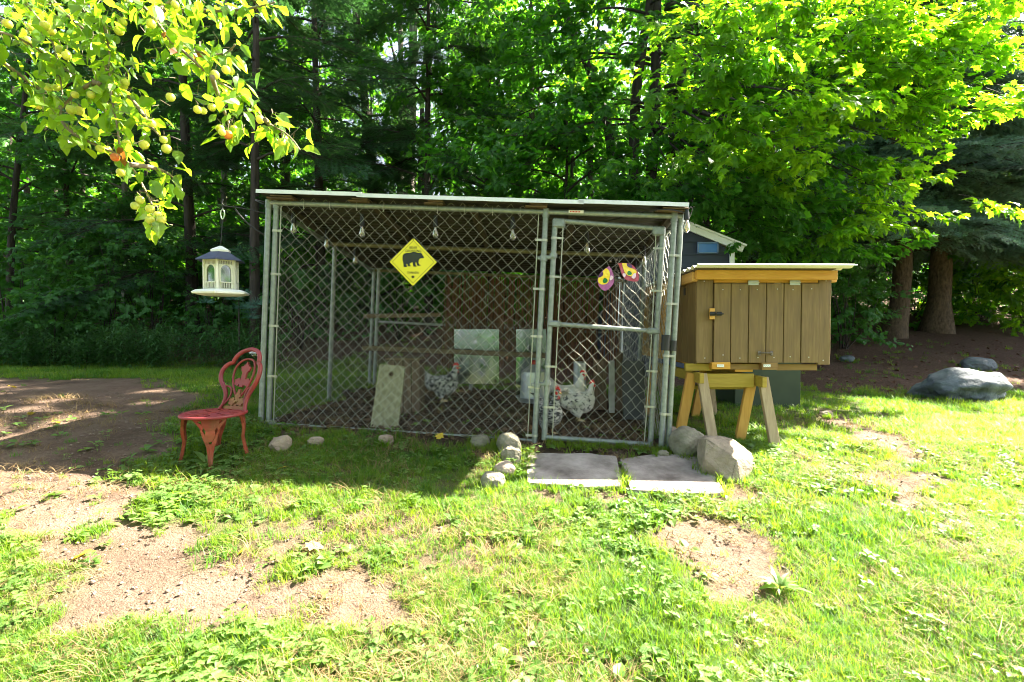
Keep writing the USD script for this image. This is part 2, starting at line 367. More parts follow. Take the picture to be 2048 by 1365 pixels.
# ---------------------------------------------------------------- leaves and blades
def blade(L, w, lean, az, x0=0, y0=0, n=3):
    t = np.linspace(0, 1, n + 1)
    r = lean * L * t ** 1.8; z = L * t * (1 - 0.25 * lean * t)
    wd = w * (1 - t) ** 0.7
    c, s = math.cos(az), math.sin(az)
    px, py = x0 + r * c, y0 + r * s
    v = []
    for k in range(n):
        v += [(px[k] - s * wd[k], py[k] + c * wd[k], z[k]), (px[k] + s * wd[k], py[k] - c * wd[k], z[k])]
    v.append((px[n], py[n], z[n])); f = []
    for k in range(n - 1):
        a = 2 * k; f += [(a, a + 1, a + 3), (a, a + 3, a + 2)]
    a = 2 * (n - 1); f.append((a, a + 1, a + 2))
    return np.array(v), np.array(f)
def ovate(L, W, fold=0.25, curl=0.2, n=5, stalk=0.0, tip=0.8, wavy=0.0, seed=0):
    """a leaf from the origin along +x, upper side +z: two strips that meet in a raised or sunken midrib"""
    rg = np.random.default_rng(seed)
    t = np.linspace(0, 1, n + 1); w = W * np.sin(np.pi * t ** tip) ** 0.85; w[0] = w[-1] = 0
    z = -curl * L * t ** 2
    v = []
    for k in range(n + 1):
        j1, j2 = 1 + wavy * rg.uniform(-1, 1), 1 + wavy * rg.uniform(-1, 1)
        x = stalk + L * t[k]
        v += [(x, w[k] * j1, z[k] + fold * w[k]), (x, 0, z[k]), (x, -w[k] * j2, z[k] + fold * w[k])]
    f = []
    for k in range(n):
        a = 3 * k; f += [(a, a + 1, a + 4), (a, a + 4, a + 3), (a + 1, a + 2, a + 5), (a + 1, a + 5, a + 4)]
    v, f = np.array(v), np.array(f)
    if stalk:
        sv, sf = segs([(0, 0, 0)], [(stalk, 0, 0)], L * 0.014, 3)
        f = np.vstack([f, sf + len(v)]); v = np.vstack([v, sv])
    keep = np.linalg.norm(np.cross(v[f[:, 1]] - v[f[:, 0]], v[f[:, 2]] - v[f[:, 0]]), axis=1) > 1e-12
    return v, f[keep]
_half = [(0.0, 0.0), (-0.07, 0.24), (0.10, 0.22), (0.20, 0.52), (0.36, 0.36), (0.44, 0.30), (0.66, 0.52), (0.60, 0.26), (0.74, 0.17), (1.0, 0.0)]
def maple(L, fold=0.2, curl=0.25, stalk=0.35):
    """a five lobed leaf from the origin along +x"""
    up = [(x, y) for x, y in _half]; dn = [(x, -y) for x, y in _half[1:-1]][::-1]
    o = np.array(up + dn); c = np.array([[0.34, 0.0]])
    q = np.vstack([c, o]); n = len(o)
    v = np.stack([L * (q[:, 0] + stalk), L * q[:, 1], L * (fold * np.abs(q[:, 1]) - curl * np.maximum(q[:, 0], 0) ** 2 - 0.25 * curl * (q[:, 1] * 2) ** 4)], 1)
    f = np.array([(0, 1 + k, 1 + (k + 1) % n) for k in range(n)])
    sv, sf = segs([(0, 0, 0.0)], [(L * stalk, 0, 0)], L * 0.012, 3)
    return np.vstack([v, sv]), np.vstack([f, sf + len(v)])
def euler(rz, ry, rx):
    return Rz(np.array(rz)) @ Ry(np.array(ry)) @ Rx(np.array(rx))
def put(m, R, t, s=1.0):
    v, f = m; return (v * s) @ R.T + t, f

grass_m = leafmat('grass', (0.060, 0.120, 0.010), (0.25, 0.33, 0.040), (0.20, 0.38, 0.010), (0.58, 0.74, 0.035), rough=0.5, tfac=0.42, scale=1.3)
grass2_m = leafmat('cool_grass', (0.028, 0.080, 0.012), (0.13, 0.23, 0.04), (0.11, 0.33, 0.02), (0.36, 0.62, 0.05), rough=0.5, tfac=0.42, scale=1.3)
dry_m = leafmat('dry_grass', (0.20, 0.13, 0.06), (0.38, 0.30, 0.15), (0.2, 0.14, 0.05), (0.36, 0.28, 0.12), rough=0.7, tfac=0.3)
weed_m = leafmat('broad_weed', (0.06, 0.13, 0.025), (0.25, 0.35, 0.11), (0.20, 0.38, 0.03), (0.46, 0.64, 0.09), rough=0.5, tfac=0.40, spec=0.3, scale=2.0)
def tuft(seed, n=22, L=(0.015, 0.058), w=0.0016, spread=0.035, lean=(0.2, 1.1)):
    rg = np.random.default_rng(seed); mb = MB()
    for _ in range(n):
        a = rg.uniform(0, 2 * np.pi); r = spread * math.sqrt(rg.random())
        mb.add(blade(rg.uniform(*L), w * rg.uniform(0.7, 1.4), rg.uniform(*lean), rg.uniform(0, 2 * np.pi), r * math.cos(a), r * math.sin(a)))
    return mb.vf()
def rosette(seed, n=6, L=(0.03, 0.06), W=0.36, rise=(0.1, 0.7), stalk=0.3):
    rg = np.random.default_rng(seed); mb = MB()
    for k in range(n):
        l = rg.uniform(*L)
        lf = ovate(l, l * W * rg.uniform(0.8, 1.1), rg.uniform(0.1, 0.4), rg.uniform(0.1, 0.5), 4, stalk * l, 0.85, 0.12, seed * 31 + k)
        mb.add(put(lf, euler(rg.uniform(0, 2 * np.pi), -rg.uniform(*rise), rg.uniform(-0.4, 0.4)), np.array([0, 0, 0.004])))
    return mb.vf()
def clover(seed, n=6):
    rg = np.random.default_rng(seed); mb = MB()
    for k in range(n):
        p = np.array([rg.uniform(-.05, .05), rg.uniform(-.05, .05), rg.uniform(0.02, 0.055)]); a = rg.uniform(0, 6.28)
        for j in range(3):
            mb.add(put(ovate(0.016, 0.0075, 0.2, 0.1, 3), euler(a + j * 2.094, rg.uniform(-.3, .2), 0), p))
        mb.segs([p * [0.6, 0.6, 0]], [p], 0.0007, 3)
    return mb.vf()

rng = np.random.default_rng(77)
def scatter_pts(n, x0, x1, y0, y1, power=1.0):
    y = y0 + (y1 - y0) * rng.random(n) ** power
    lo = np.maximum(x0, -1.12 * y - 0.4); hi = np.minimum(x1, 1.12 * y + 0.4)
    return lo + (hi - lo) * rng.random(n), y
keepout = []
def grow(name, protos, n, x0, x1, y0, y1, dens, sc, tilt=0.15, label=None, power=1.0, sink=0.004):
    x, y = scatter_pts(n, x0, x1, y0, y1, power)
    d, l = masks(x, y)
    k = rng.random(n) < dens(x, y, d, l)
    if keepout:
        k &= ~shapely.contains(shapely.union_all(keepout), shapely.points(x, y))
    x, y = x[k], y[k]; n = len(x)
    s = sc[0] + (sc[1] - sc[0]) * rng.random(n)
    s *= (0.75 + 0.6 * meshkit.noise(np.stack([x * 2.2, y * 2.2, 0 * x], -1), 8))
    R = Rz(rng.uniform(0, 6.283, n)) @ Rx(rng.normal(0, tilt, n)) @ Rz(rng.uniform(0, 6.283, n))
    return instancer(None, name, protos, np.stack([x, y, gz(x, y) - sink], 1), R, s, rng.integers(0, len(protos), n), label, 'grass', 'stuff')
# ---------------------------------------------------------------- chicken run: a chain link kennel under a sheet roof
def roofh(d): return PH + 0.0 - 0.10 * np.asarray(d, float)
run = thing('chicken_run', 'large chain link chicken run with flat sheet metal roof, full of hens', 'chicken run', FL)
def vpost(u, d, r=0.0225, top=None, low=-0.10, name='post', label=None):
    h = float(roofh(d)) if top is None else top
    mb = MB().tube(Q([u, u], [d, d], [low, h]), r, 12)
    mb.tube(Q([u, u], [d, d], [h - 0.05, h + 0.012]), r * 1.22, 12)
    return obj('post', mb, galv, run, smooth=40, label=label)
GU = 0.695 * PW                                        # gate post
for u, d in ((0, 0), (0.058, 0.012), (GU, 0), (PW, 0), (PW + 0.055, 0.02), (0.0, 1.28), (0.02, PD), (0.085, PD), (1.35, PD + .02), (PW, PD), (PW - .09, PD), (PW + 0.02, 1.2)):
    vpost(u, d)
def hrail(a, b, r=0.019, mat=None, name='rail'):
    return obj(name, MB().tube(np.linspace(a, b, 3), r, 10), mat or galv, run, smooth=40)
hrail(Q(-0.02, 0, PH - .01), Q(PW + .06, 0, PH - .01), 0.021)
galv_warm = M('weathered_pipe', (0.12, 0.11, 0.06), (0.22, 0.20, 0.11), rough=0.55, scale=18, metallic=0.25)
for d in (1.2, PD):
    hrail(Q(-0.02, d, roofh(d) - .02), Q(PW + .06, d, roofh(d) - .02), 0.022, galv_warm)
for u in (0.0, PW + .03):
    hrail(Q(u, 0.03, PH - .03), Q(u, PD, roofh(PD) - .03), 0.019)
    hrail(Q(u, 0.03, 0.02), Q(u, PD, 0.02), 0.017)
hrail(Q(0.06, PD, 0.9), Q(PW, PD, 0.9), 0.017)
hrail(Q(0.02, 0.0, 0.03), Q(GU, 0.0, 0.03), 0.012)
# tension bands on the posts
def band(u, d, h, r=0.0265, parent=run, du=0.035):
    mb = MB().tube(Q([u, u], [d, d], [h - 0.009, h + 0.009]), r, 12)
    mb.add(cbox(Q(u + du / 2 + np.sign(du) * r * .5, d - 0.012, h), (abs(du) + r, 0.006, 0.018), np.stack([ex, ey, ez], 1)))
    return obj('band', mb, wire_m, parent, smooth=40)
for h in (0.05, 0.42, 0.83, 1.25, 1.6): band(0.058, 0.012, h)
for h in (0.07, 0.45, 0.85, 1.22, 1.6): band(GU, 0, h, du=-0.045)
for h in (0.30, 0.75, 1.15, 1.52): band(PW, 0, h, r=0.028, du=0.03)
def rod(u, d, h0, h1, parent=run, r=0.0042):
    return obj('tension_bar', MB().tube(Q([u, u], [d, d], [h0, h1]), r, 6), wire_m, parent)
rod(0.105, 0.0, 0.02, PH - .03); rod(GU - 0.055, 0.0, 0.0, PH - .03)

def diamonds(W, H, w=0.092, r=0.0012, seed=1, wob=0.0042):
    rg = np.random.default_rng(seed); h = w / 2
    nw, nk = int(round(W / h)), int(round(H / h))
    h2 = W / nw; A, B = [], []
    wx = rg.normal(0, wob, (nw + 1, nk + 1, 2))
    for i in range(nw):
        k = np.arange(nk + 1)
        col = i + ((k + i) % 2)
        p = np.stack([col * h2 + wx[col, k, 0], 0.003 * np.where((k + i) % 2, 1, -1), k * (H / nk) + wx[col, k, 1]], 1)
        A.append(p[:-1]); B.append(p[1:])
    return np.vstack(A), np.vstack(B), r
def mesh_wall(name, u0, d0, u1, d1, h0, h1, parent=run, mat=None, r=0.0012, seed=1, h1b=None, w=0.092):
    W = math.hypot(u1 - u0, d1 - d0)
    A, B, r = diamonds(W, h1 - h0, r=r, seed=seed, w=w)
    def tr(p):
        s = p[:, 0] / W; t = (p[:, 2]) / (h1 - h0)
        top = h1 + (0 if h1b is None else (h1b - h1)) * s
        nu, nd = (d1 - d0) / W, -(u1 - u0) / W
        sag = 0.030 * (meshkit.fbm(np.stack([p[:, 0] * 2.2, p[:, 2] * 2.2, 0 * s + seed], -1), 2, 3) - .5) * np.sin(np.pi * np.clip(s, 0, 1)); p = p + np.stack([0.5 * sag, sag, 0.6 * sag], 1)
        return Q(u0 + (u1 - u0) * s + nu * p[:, 1], d0 + (d1 - d0) * s + nd * p[:, 1], h0 + (top - h0) * t)
    return obj(name, segs(tr(A), tr(B), r, 4), mat or wire_m, parent, smooth=True, kind='stuff')
mesh_wall('chain_link_mesh', 0.10, -0.006, GU - 0.05, -0.006, 0.02, PH + 0.03, seed=2)
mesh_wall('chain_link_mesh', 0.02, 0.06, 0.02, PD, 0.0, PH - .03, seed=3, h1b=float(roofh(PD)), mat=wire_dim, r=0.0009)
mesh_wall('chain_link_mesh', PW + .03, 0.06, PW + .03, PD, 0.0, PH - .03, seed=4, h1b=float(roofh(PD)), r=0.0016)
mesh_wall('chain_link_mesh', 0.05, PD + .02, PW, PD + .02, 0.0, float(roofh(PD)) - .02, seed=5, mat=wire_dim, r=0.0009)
def hexwire(name, u0, d0, u1, d1, h0, h1, c=0.052, r=0.0011, seed=1, mat=None):
    rg = np.random.default_rng(seed); W = math.hypot(u1 - u0, d1 - d0); A, B = [], []
    ny_, nx_ = int((h1 - h0) / (c * 0.75)), int(W / c)
    def node(i, j, k):
        h = (i * 7919 + j * 104729 + k * 31) % 1000 / 1000.0
        return np.array([(i + (j % 2) * 0.5 + (0 if k else 0)) * c + (h - .5) * 0.012, (j * 0.75 + (0.25 if k else 0)) * c + ((h * 7) % 1 - .5) * 0.010])
    for j in range(ny_):
        for i in range(nx_):
            a, b = node(i, j, 0), node(i, j, 1)
            A.append(a); B.append(b)
            o = 0 if j % 2 else -1
            for q in (0, 1):
                A.append(b); B.append(node(i + q + o + (0 if 0 else 0) if True else i, j + 1, 0))
    A, B = np.array(A), np.array(B)
    A[:, 0] = np.clip(A[:, 0], 0, W); B[:, 0] = np.clip(B[:, 0], 0, W)
    k = np.linalg.norm(A - B, axis=1) < c * 1.6
    A, B = A[k], B[k]
    def tr(p):
        s = p[:, 0] / W
        return Q(u0 + (u1 - u0) * s, d0 + (d1 - d0) * s + 0.012 * np.sin(p[:, 0] * 5 + p[:, 1] * 7), h0 + p[:, 1])
    return obj(name, segs(tr(A), tr(B), r, 3), mat or wire_m, run, smooth=True, kind='stuff')
hexwire('chicken_wire', 0.10, 0.03, GU - .03, 0.03, 0.0, 0.98, r=0.0009, mat=M('dull_chicken_wire', (0.10, 0.10, 0.08), (0.2, 0.19, 0.16), rough=.5, metallic=.3))
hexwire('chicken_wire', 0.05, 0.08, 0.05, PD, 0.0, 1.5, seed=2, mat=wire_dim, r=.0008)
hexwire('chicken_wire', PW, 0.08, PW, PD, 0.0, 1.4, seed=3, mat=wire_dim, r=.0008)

# roof: ribbed sheets in three courses, run lengthwise, the front ones in three lengths
roof_m = M('roof_sheet_metal', (0.030, 0.028, 0.022), (0.055, 0.052, 0.042), rough=0.55, scale=7, metallic=0.15)
edge_m = M('roof_edge_metal', (0.52, 0.54, 0.55), (0.64, 0.65, 0.65), rough=0.4, scale=9, metallic=0.2)
under_m = M('roof_underside', (0.05, 0.045, 0.03), (0.09, 0.08, 0.055), rough=0.7, scale=8)
def roof_sheet(u0, u1, d0, d1, lift, lip=False):
    n = 41; d = np.linspace(d0, d1, n); ph = (d / 0.10) % 1.0
    rib = 0.013 * np.clip(3 - np.abs(ph - 0.5) * 12, 0, 1)
    nu = 9; uu = np.linspace(u0, u1, nu)
    sag = 0.006 * np.sin(uu * 2.1 + d0 * 3)
    top = Q(uu[:, None], d[None], roofh(d)[None] + 0.048 + lift + rib[None] + sag[:, None])
    bot = top - ez * 0.004
    v = np.vstack([top.reshape(-1, 3), bot.reshape(-1, 3)]); K = nu * n
    i, j = np.meshgrid(np.arange(nu - 1), np.arange(n - 1), indexing='ij')
    q = np.stack([i * n + j, (i + 1) * n + j, (i + 1) * n + j + 1, i * n + j + 1], -1).reshape(-1, 4)
    f = [q, q[:, ::-1] + K]
    for a in (0, n - 1):
        i = np.arange(nu - 1); e = np.stack([i * n + a, (i + 1) * n + a, (i + 1) * n + a + K, i * n + a + K], 1); f.append(e if a else e[:, ::-1])
    for a in (0, nu - 1):
        j = np.arange(n - 1); e = np.stack([a * n + j, a * n + j + 1, a * n + j + 1 + K, a * n + j + K], 1); f.append(e[:, ::-1] if a else e)
    sh = obj('roof_sheet', (v, quads(np.vstack(f))), roof_m, run)
    if lip:                                            # bright folded front edge
        mb = MB()
        a, b = Q(u0, d0 - 0.003, PH - .1 * d0 + 0.042 + lift), Q(u1, d0 - 0.003, PH - .1 * d0 + 0.042 + lift)
        mb.add(bar(a, b, 0.004, 0.030, up=ez))
        obj('folded_edge', mb, edge_m, sh)
    return sh
for u0, u1, l in ((-0.055, 0.80, 0.008), (0.76, 2.52, 0.0), (2.48, PW + .08, 0.006)): roof_sheet(u0, u1, -0.09, 0.80, l, True)
for u0, u1, l in ((-0.08, 1.7, 0.014), (1.66, PW + .10, 0.020)): roof_sheet(u0, u1, 0.76, 1.72, l)
for u0, u1, l in ((-0.08, 1.5, 0.026), (1.46, PW + .10, 0.032)): roof_sheet(u0, u1, 1.68, 2.70, l)
old_wood = M('old_grey_brown_wood', (0.04, 0.028, 0.016), (0.15, 0.10, 0.05), rough=0.9, scale=9, stretch=(1, 6, 6), bump=0.006, bscale=25)
for u, w, t in ((0.12, 0.22, 0.014), (0.76, 0.16, 0.010), (1.36, 0.15, 0.012), (2.16, 0.17, 0.014), (PW - .03, 0.24, 0.014)):
    mb = MB().add(cbox(Q(u, 0.0, PH + 0.012 + t / 2), (w, 0.13, t), np.stack([ex, ey, ez], 1), 0.004))
    mb.add(cbox(Q(u + 0.02, -0.02, PH + 0.013 + t + 0.006), (w * .8, 0.12, 0.010), np.stack([ex, ey, ez], 1), 0.003))
    obj('roof_block', mb, old_wood, run)
purlin_m = M('roof_batten_wood', (0.035, 0.028, 0.018), (0.075, 0.06, 0.04), rough=0.9, scale=8, stretch=(6, 1, 6))
for u in (0.03, 0.85, 1.65, 2.45, PW):
    obj('roof_batten', cbox(Q(u, 1.25, roofh(1.25) + 0.018), (0.06, 2.45, 0.035), np.stack([ex, ey - 0.10 * ez, ez], 1)), purlin_m, run)
label_w = M('white_label', (0.72, 0.70, 0.66), rough=0.6)
label_r = M('red_print', (0.50, 0.03, 0.02), rough=0.6)
lb = obj('maker_label', cbox(Q(2.47, -0.0225, PH - .006), (0.115, 0.003, 0.022), np.stack([ex, ey, ez], 1)), label_w, run, label='small white label with blurred red lettering on the top rail')
mb = MB()
for k, w in enumerate((9, 8, 10, 8, 9, 7, 8)):
    mb.add(cbox(Q(2.47 - 0.042 + k * 0.0115, -0.0245, PH - .006), (0.0012 * w * .75, 0.0008, 0.011 + 0.002 * (k % 2)), np.stack([ex, ey, ez], 1)))
obj('print', mb, label_r, lb)
strap = MB().tube(Q([PW - .012] * 2, [0, 0], [0.79, 0.91]), 0.034, 12); strap.tube(Q([PW + .045] * 2, [.02, .02], [0.79, 0.87]), 0.033, 12)
obj('rubber_strap', strap, black, run, smooth=40)

# the gate, standing a hand's breadth ajar: stiles and rails are one welded frame
GA = math.radians(5.0); gu0, GWd = GU + 0.075, PW - 0.03 - GU - 0.11
def QG(s, n, h):
    s, n, h = np.broadcast_arrays(np.asarray(s, float), n, h)
    return Q(gu0 + s * math.cos(GA) - n * math.sin(GA), 0.0 + s * math.sin(GA) + n * math.cos(GA), h)
gh0, gh1 = 0.06, PH - 0.075
fr = MB()
fr.tube(QG([0, 0], 0, [gh0 - .02, gh1]), 0.022, 12); fr.tube(QG([GWd, GWd], 0, [gh0 - .05, gh1 - .02]), 0.022, 12)
fr.tube(QG([0, GWd], 0, [gh1 - 0.0, gh1 - 0.02]), 0.020, 12); fr.tube(QG([0, GWd], 0, [gh0, gh0 - .02]), 0.020, 12)
gate = obj('gate', fr, galv, run, smooth=40)
obj('middle_rail', MB().tube(QG([0, GWd], 0, [0.955, 0.935]), 0.018, 12), galv, gate, smooth=40)
cb = np.stack([ex * math.cos(GA) + ey * math.sin(GA), -ex * math.sin(GA) + ey * math.cos(GA), ez], 1)
for s, h in ((0.0, gh1), (GWd, gh1 - .02), (0, 0.955), (GWd, 0.935)):
    mb = MB().add(cbox(QG(s + (0.03 if s == 0 else -0.03), -0.004, h - (0.02 if h > 1.2 else 0)), (0.10, 0.052, 0.05 if h < 1.2 else 0.075), cb, 0.012))
    obj('corner_bracket', mb, galv, gate)
A, B, r = diamonds(GWd - .10, gh1 - gh0 - .02, seed=9)
g = lambda p: QG(0.05 + p[:, 0] + 0.012 * np.sin(p[:, 2] * 3), p[:, 1] - 0.02, gh0 + .01 + p[:, 2] - 0.02 * p[:, 0] / GWd)
obj('chain_link_mesh', segs(g(A), g(B), r, 4), wire_m, gate, smooth=True, kind='stuff')
for s, sg in ((0.062, 1), (GWd - .055, -1)):
    bow = 0.012 * np.sin(np.linspace(0, np.pi, 9)) * (-sg)
    obj('tension_bar', MB().tube(QG(s + bow * (1 if sg < 0 else 0), -0.016, np.linspace(gh0 - .03, gh1 - .04, 9)), 0.0042, 6), wire_m, gate)
    for h in ((0.30, 0.62, 1.32, 1.62) if sg > 0 else (0.34, 0.62, 1.25, 1.58)):
        o = 0.0 if sg > 0 else GWd
        mb = MB().tube(QG([o, o], 0, [h - .008, h + .008]), 0.0262, 12).add(cbox(QG(o + sg * 0.04, -0.014, h), (0.06, 0.006, 0.016), cb))
        obj('band', mb, wire_m, gate, smooth=40)
for h in (0.47, 1.46):
    mb = MB().tube(Q([GU, GU], 0, [h - .02, h + .02]), 0.031, 12).tube(QG([0, 0], 0, [h + .005, h + .04]), 0.031, 12)
    mb.add(cbox(Q(GU + 0.04, -0.005, h + .008), (0.06, 0.03, 0.03), np.stack([ex, ey, ez], 1), 0.006))
    mb.add(cbox(Q(GU - 0.035, -0.01, h), (0.03, 0.018, 0.026), np.stack([ex, ey, ez], 1), 0.004))
    obj('hinge', mb, galv, gate, smooth=40)
mb = MB()
for s in np.linspace(0.12, GWd - .1, 5):
    mb.tube(QG(s + 0.022 * np.array([0, .1, .3]), -0.022 * np.array([1, 1, .9]), gh0 - .012 + np.array([0.03, 0, -0.05])), 0.002, 4)
obj('tie_wires', mb, wire_m, gate, kind='stuff')
mb = MB()
for u in np.linspace(0.3, GU - .2, 9): mb.tube(Q([u, u, u + .004], [-0.024, -.026, -.02], [PH + .012, PH - .03, PH - .055]), 0.0022, 4)
obj('tie_wires', mb, wire_m, run, kind='stuff')

# ---------------------------------------------------------------- festoon lights along the top rail
bulb_g = glassy('bulb_glass', (0.93, 0.92, 0.86), 1.45, 0.03, 0.12)
lights = thing('string_light', 'black festoon cord with clear unlit bulbs hung along the run roof', 'string light', Q(1.6, 0.05, PH))
stops = [(0.16, .10, -.10), (0.76, .05, -.12), (1.36, .05, -.105), (1.98, .05, -.10), (2.58, .22, -.14), (PW + .075, -0.06, -.02), (0.22, 0.6, -0.09), (0.30, 1.1, -0.12), (PW - .05, 0.9, -0.06), (PW - .02, 1.5, -0.05)]
fil = M('brass_filament', (0.45, 0.30, 0.10), rough=0.4, metallic=0.7)
pts = [Q(-0.02, -.03, PH - .03)]
for (u, d, h) in stops[:6]:
    pts += [Q(u - 0.28, d * .3 - 0.02, PH + 0.012), Q(u, d, PH + h * .2)]
obj('cord', tube(spline(pts, 90), 0.0042, 5), black, lights, smooth=True)
obj('cord', tube(spline([Q(0.1, .1, PH - .02), Q(0.2, .6, PH - .05), Q(.26, .9, PH - .13), Q(.3, 1.1, PH - .12), Q(.1, 1.3, PH - .15)], 30), 0.004, 5), black, lights, smooth=True)
obj('cord', tube(spline([Q(PW + .07, -.05, PH + .02), Q(PW + .11, -.06, PH + .05), Q(PW + .12, 0, PH), Q(PW - .02, .3, PH - .06), Q(PW - .05, .9, PH - .08), Q(PW - .02, 1.5, PH - .15)], 40), 0.004, 5), black, lights, smooth=True)
for u, d, h in stops:
    c = Q(u, d, PH + h + (-.1 * d)); z0 = np.array([0, 0, 1.0])
    so = moved(lathe([(0.004, 0.06), (0.013, 0.055), (0.019, 0.02), (0.021, -0.03), (0.019, -0.035)], 12), c)
    so = obj('socket', so, black, lights, smooth=40)
    obj('bulb', moved(lathe([(0.012, -.032), (0.015, -.045), (0.024, -.075), (0.026, -.095), (0.022, -.115), (0.010, -.128)], 14), c), bulb_g, so, smooth=True)
    obj('filament', MB().tube([c + (0, 0, -.04), c + (.006, 0, -.09), c + (-.006, 0, -.1), c + (0, 0, -.05)], 0.002, 4), fil, so)

# ---------------------------------------------------------------- bear crossing sign
S0 = P(826.5, 523.5, 0.5); S0 = None
sc_ = P(826.5, 524.5, 3.93); sgn = thing('warning_sign', 'yellow diamond bear crossing sign hung on the front mesh', 'sign', sc_)
Xs, Zs = ex * math.cos(.03) + ez * math.sin(.03), ez * math.cos(.03) - ex * math.sin(.03); Ys = np.cross(Zs, Xs)
HD = 0.182
dia = Polygon([(HD, 0), (0, HD), (-HD, 0), (0, -HD)])
def onsign(poly, t0, t): return place(extrude(poly, t), sc_ - Ys * t0, Xs, Zs, -Ys)
yellow = M('sign_yellow', (0.56, 0.50, 0.02), (0.62, 0.55, 0.03), rough=0.28, scale=4, spec=0.6)
ink = M('sign_black', (0.012, 0.012, 0.014), rough=0.22, spec=0.7)
obj('panel', onsign(dia.buffer(0.004), 0.0, 0.003), yellow, sgn)
obj('border', onsign(dia.buffer(-0.010, join_style=2).difference(dia.buffer(-0.0125, join_style=2)), 0.0032, 0.0006), ink, sgn)
bear = [(-.084, .030), (-.083, .045), (-.078, .058), (-.066, .066), (-.048, .069), (-.028, .069), (-.014, .074), (0.0, .078), (.016, .076), (.034, .071), (.056, .070), (.060, .074), (.064, .069), (.070, .062), (.076, .050), (.082, .043), (.086, .036), (.082, .031), (.066, .031), (.052, .026), (.045, .018), (.042, -.002), (.046, -.018), (.058, -.024), (.057, -.029), (.034, -.028), (.028, -.010), (.022, .004), (.018, -.012), (.020, -.026), (.028, -.032), (.026, -.036), (.004, -.035), (.000, -.020), (-.004, -.002), (-.016, -.006), (-.026, -.010), (-.028, -.020), (-.020, -.030), (-.022, -.034), (-.042, -.032), (-.044, -.020), (-.052, -.012), (-.054, -.024), (-.048, -.034), (-.050, -.039), (-.074, -.039), (-.076, -.020), (-.079, 0.0), (-.084, .014)]
obj('bear_silhouette', onsign(Polygon(bear).buffer(0.002).buffer(-0.001), 0.0032, 0.0007), ink, sgn)
for txt, h, cz in (('BEAR', 0.018, .112), ('CROSSING', 0.018, .086), ('CANADA', 0.0165, -.083)):
    tm = meshkit.text_mesh(txt, h, 0.0007, bold=True)
    v = np.array(tm.vertices); v[:, 0] -= (v[:, 0].min() + v[:, 0].max()) / 2
    v[:, 0] *= 0.98; v[:, 1] += cz - h / 2
    obj('lettering', place((v, tm.faces), sc_ - Ys * 0.0032, Xs, Zs, -Ys), ink, sgn)
lf = [(0, 1), (.22, .55), (.42, .62), (.36, .3), (.62, .38), (.9, .3), (.72, .05), (.8, -.1), (.35, -.42), (.08, -.38), (.06, -.75), (-.06, -.75), (-.08, -.38), (-.35, -.42), (-.8, -.1), (-.72, .05), (-.9, .3), (-.62, .38), (-.36, .3), (-.42, .62), (-.22, .55)]
obj('maple_leaf_emblem', onsign(affinity.translate(affinity.scale(Polygon(lf), .016, .016, origin=(0, 0)), 0, -.118), 0.0032, 0.0007), ink, sgn)
obj('hanging_tie', MB().tube([sc_ + Zs * .165 - Ys * .006, sc_ + Zs * .19 - Ys * .008, sc_ + Zs * .195 + Ys * .01], 0.003, 5), black, sgn)

# ---------------------------------------------------------------- glass winged butterfly on the gate
bc = P(1232, 556, 3.80)
bf = thing('garden_ornament', 'butterfly ornament with two colourful painted glass wings on the gate', 'ornament', bc)
glz = dict(coat_weight=0.6, coat_roughness=0.05)
red_g = M('red_glass', (0.22, 0.012, 0.014), (0.34, 0.06, 0.10), rough=0.15, scale=30, extra=glz)
pur_g = M('purple_glass', (0.22, 0.05, 0.16), (0.36, 0.12, 0.28), rough=0.15, scale=30, extra=glz)
yel_g = M('yellow_glass', (0.60, 0.36, 0.01), (0.72, 0.58, 0.05), rough=0.15, scale=60, extra=glz)
eye_g = M('dark_purple_glass', (0.03, 0.012, 0.05), (0.08, 0.02, 0.08), rough=0.15, scale=60, extra=glz)
grn_g = M('green_glass', (0.01, 0.10, 0.02), (0.02, 0.16, 0.03), rough=0.2, scale=60, extra=glz)
wht_g = M('pink_white_glass', (0.55, 0.35, 0.42), (0.65, 0.5, 0.6), rough=0.15, scale=60, extra=glz)
def px(u, v): return np.array([(u - 1232) / FPX * 3.80, -(v - 556) / FPX * 3.80])
def wing(outline, base, bits, label):
    poly = Polygon(spline([px(*q) for q in outline] + [px(*outline[0])], 40)).buffer(0)
    def dome(pl, t0, t): 
        m = extrude(pl, t); return place(m, bc - Ys * t0, Xs0, np.array([0, 0, 1.0]), -np.array([0, 1.0, 0]))
    w = obj('wing', dome(poly, 0.0, 0.010), base, bf, label=label)
    for pts, mat, nm in bits:
        q = Polygon(spline([px(*k) for k in pts] + [px(*pts[0])], 30)).buffer(0).intersection(poly.buffer(-0.002))
        if q.area > 1e-7: obj(nm, dome(q, 0.0102 + 0.0006 * bits.index((pts, mat, nm)), 0.002), mat, w)
Xs0 = np.array([1.0, 0, 0])
wing([(1218, 533), (1227, 552), (1227, 566), (1220, 576), (1210, 582), (1202, 578), (1196, 568), (1196, 555), (1203, 544)], pur_g,
     [([(1210, 537), (1216, 540), (1218, 560), (1213, 568), (1197, 566), (1197, 556), (1204, 545)], yel_g, 'sunflower'), ([(1198, 549), (1205, 545), (1206, 550), (1201, 555), (1197, 556)], eye_g, 'flower_eye'), ([(1206, 560), (1211, 557), (1215, 563), (1209, 567)], grn_g, 'leaf_spray'), ([(1221, 552), (1226, 557), (1222, 561)], wht_g, 'highlight_dot')], 'purple edged lower wing with a yellow sunflower')
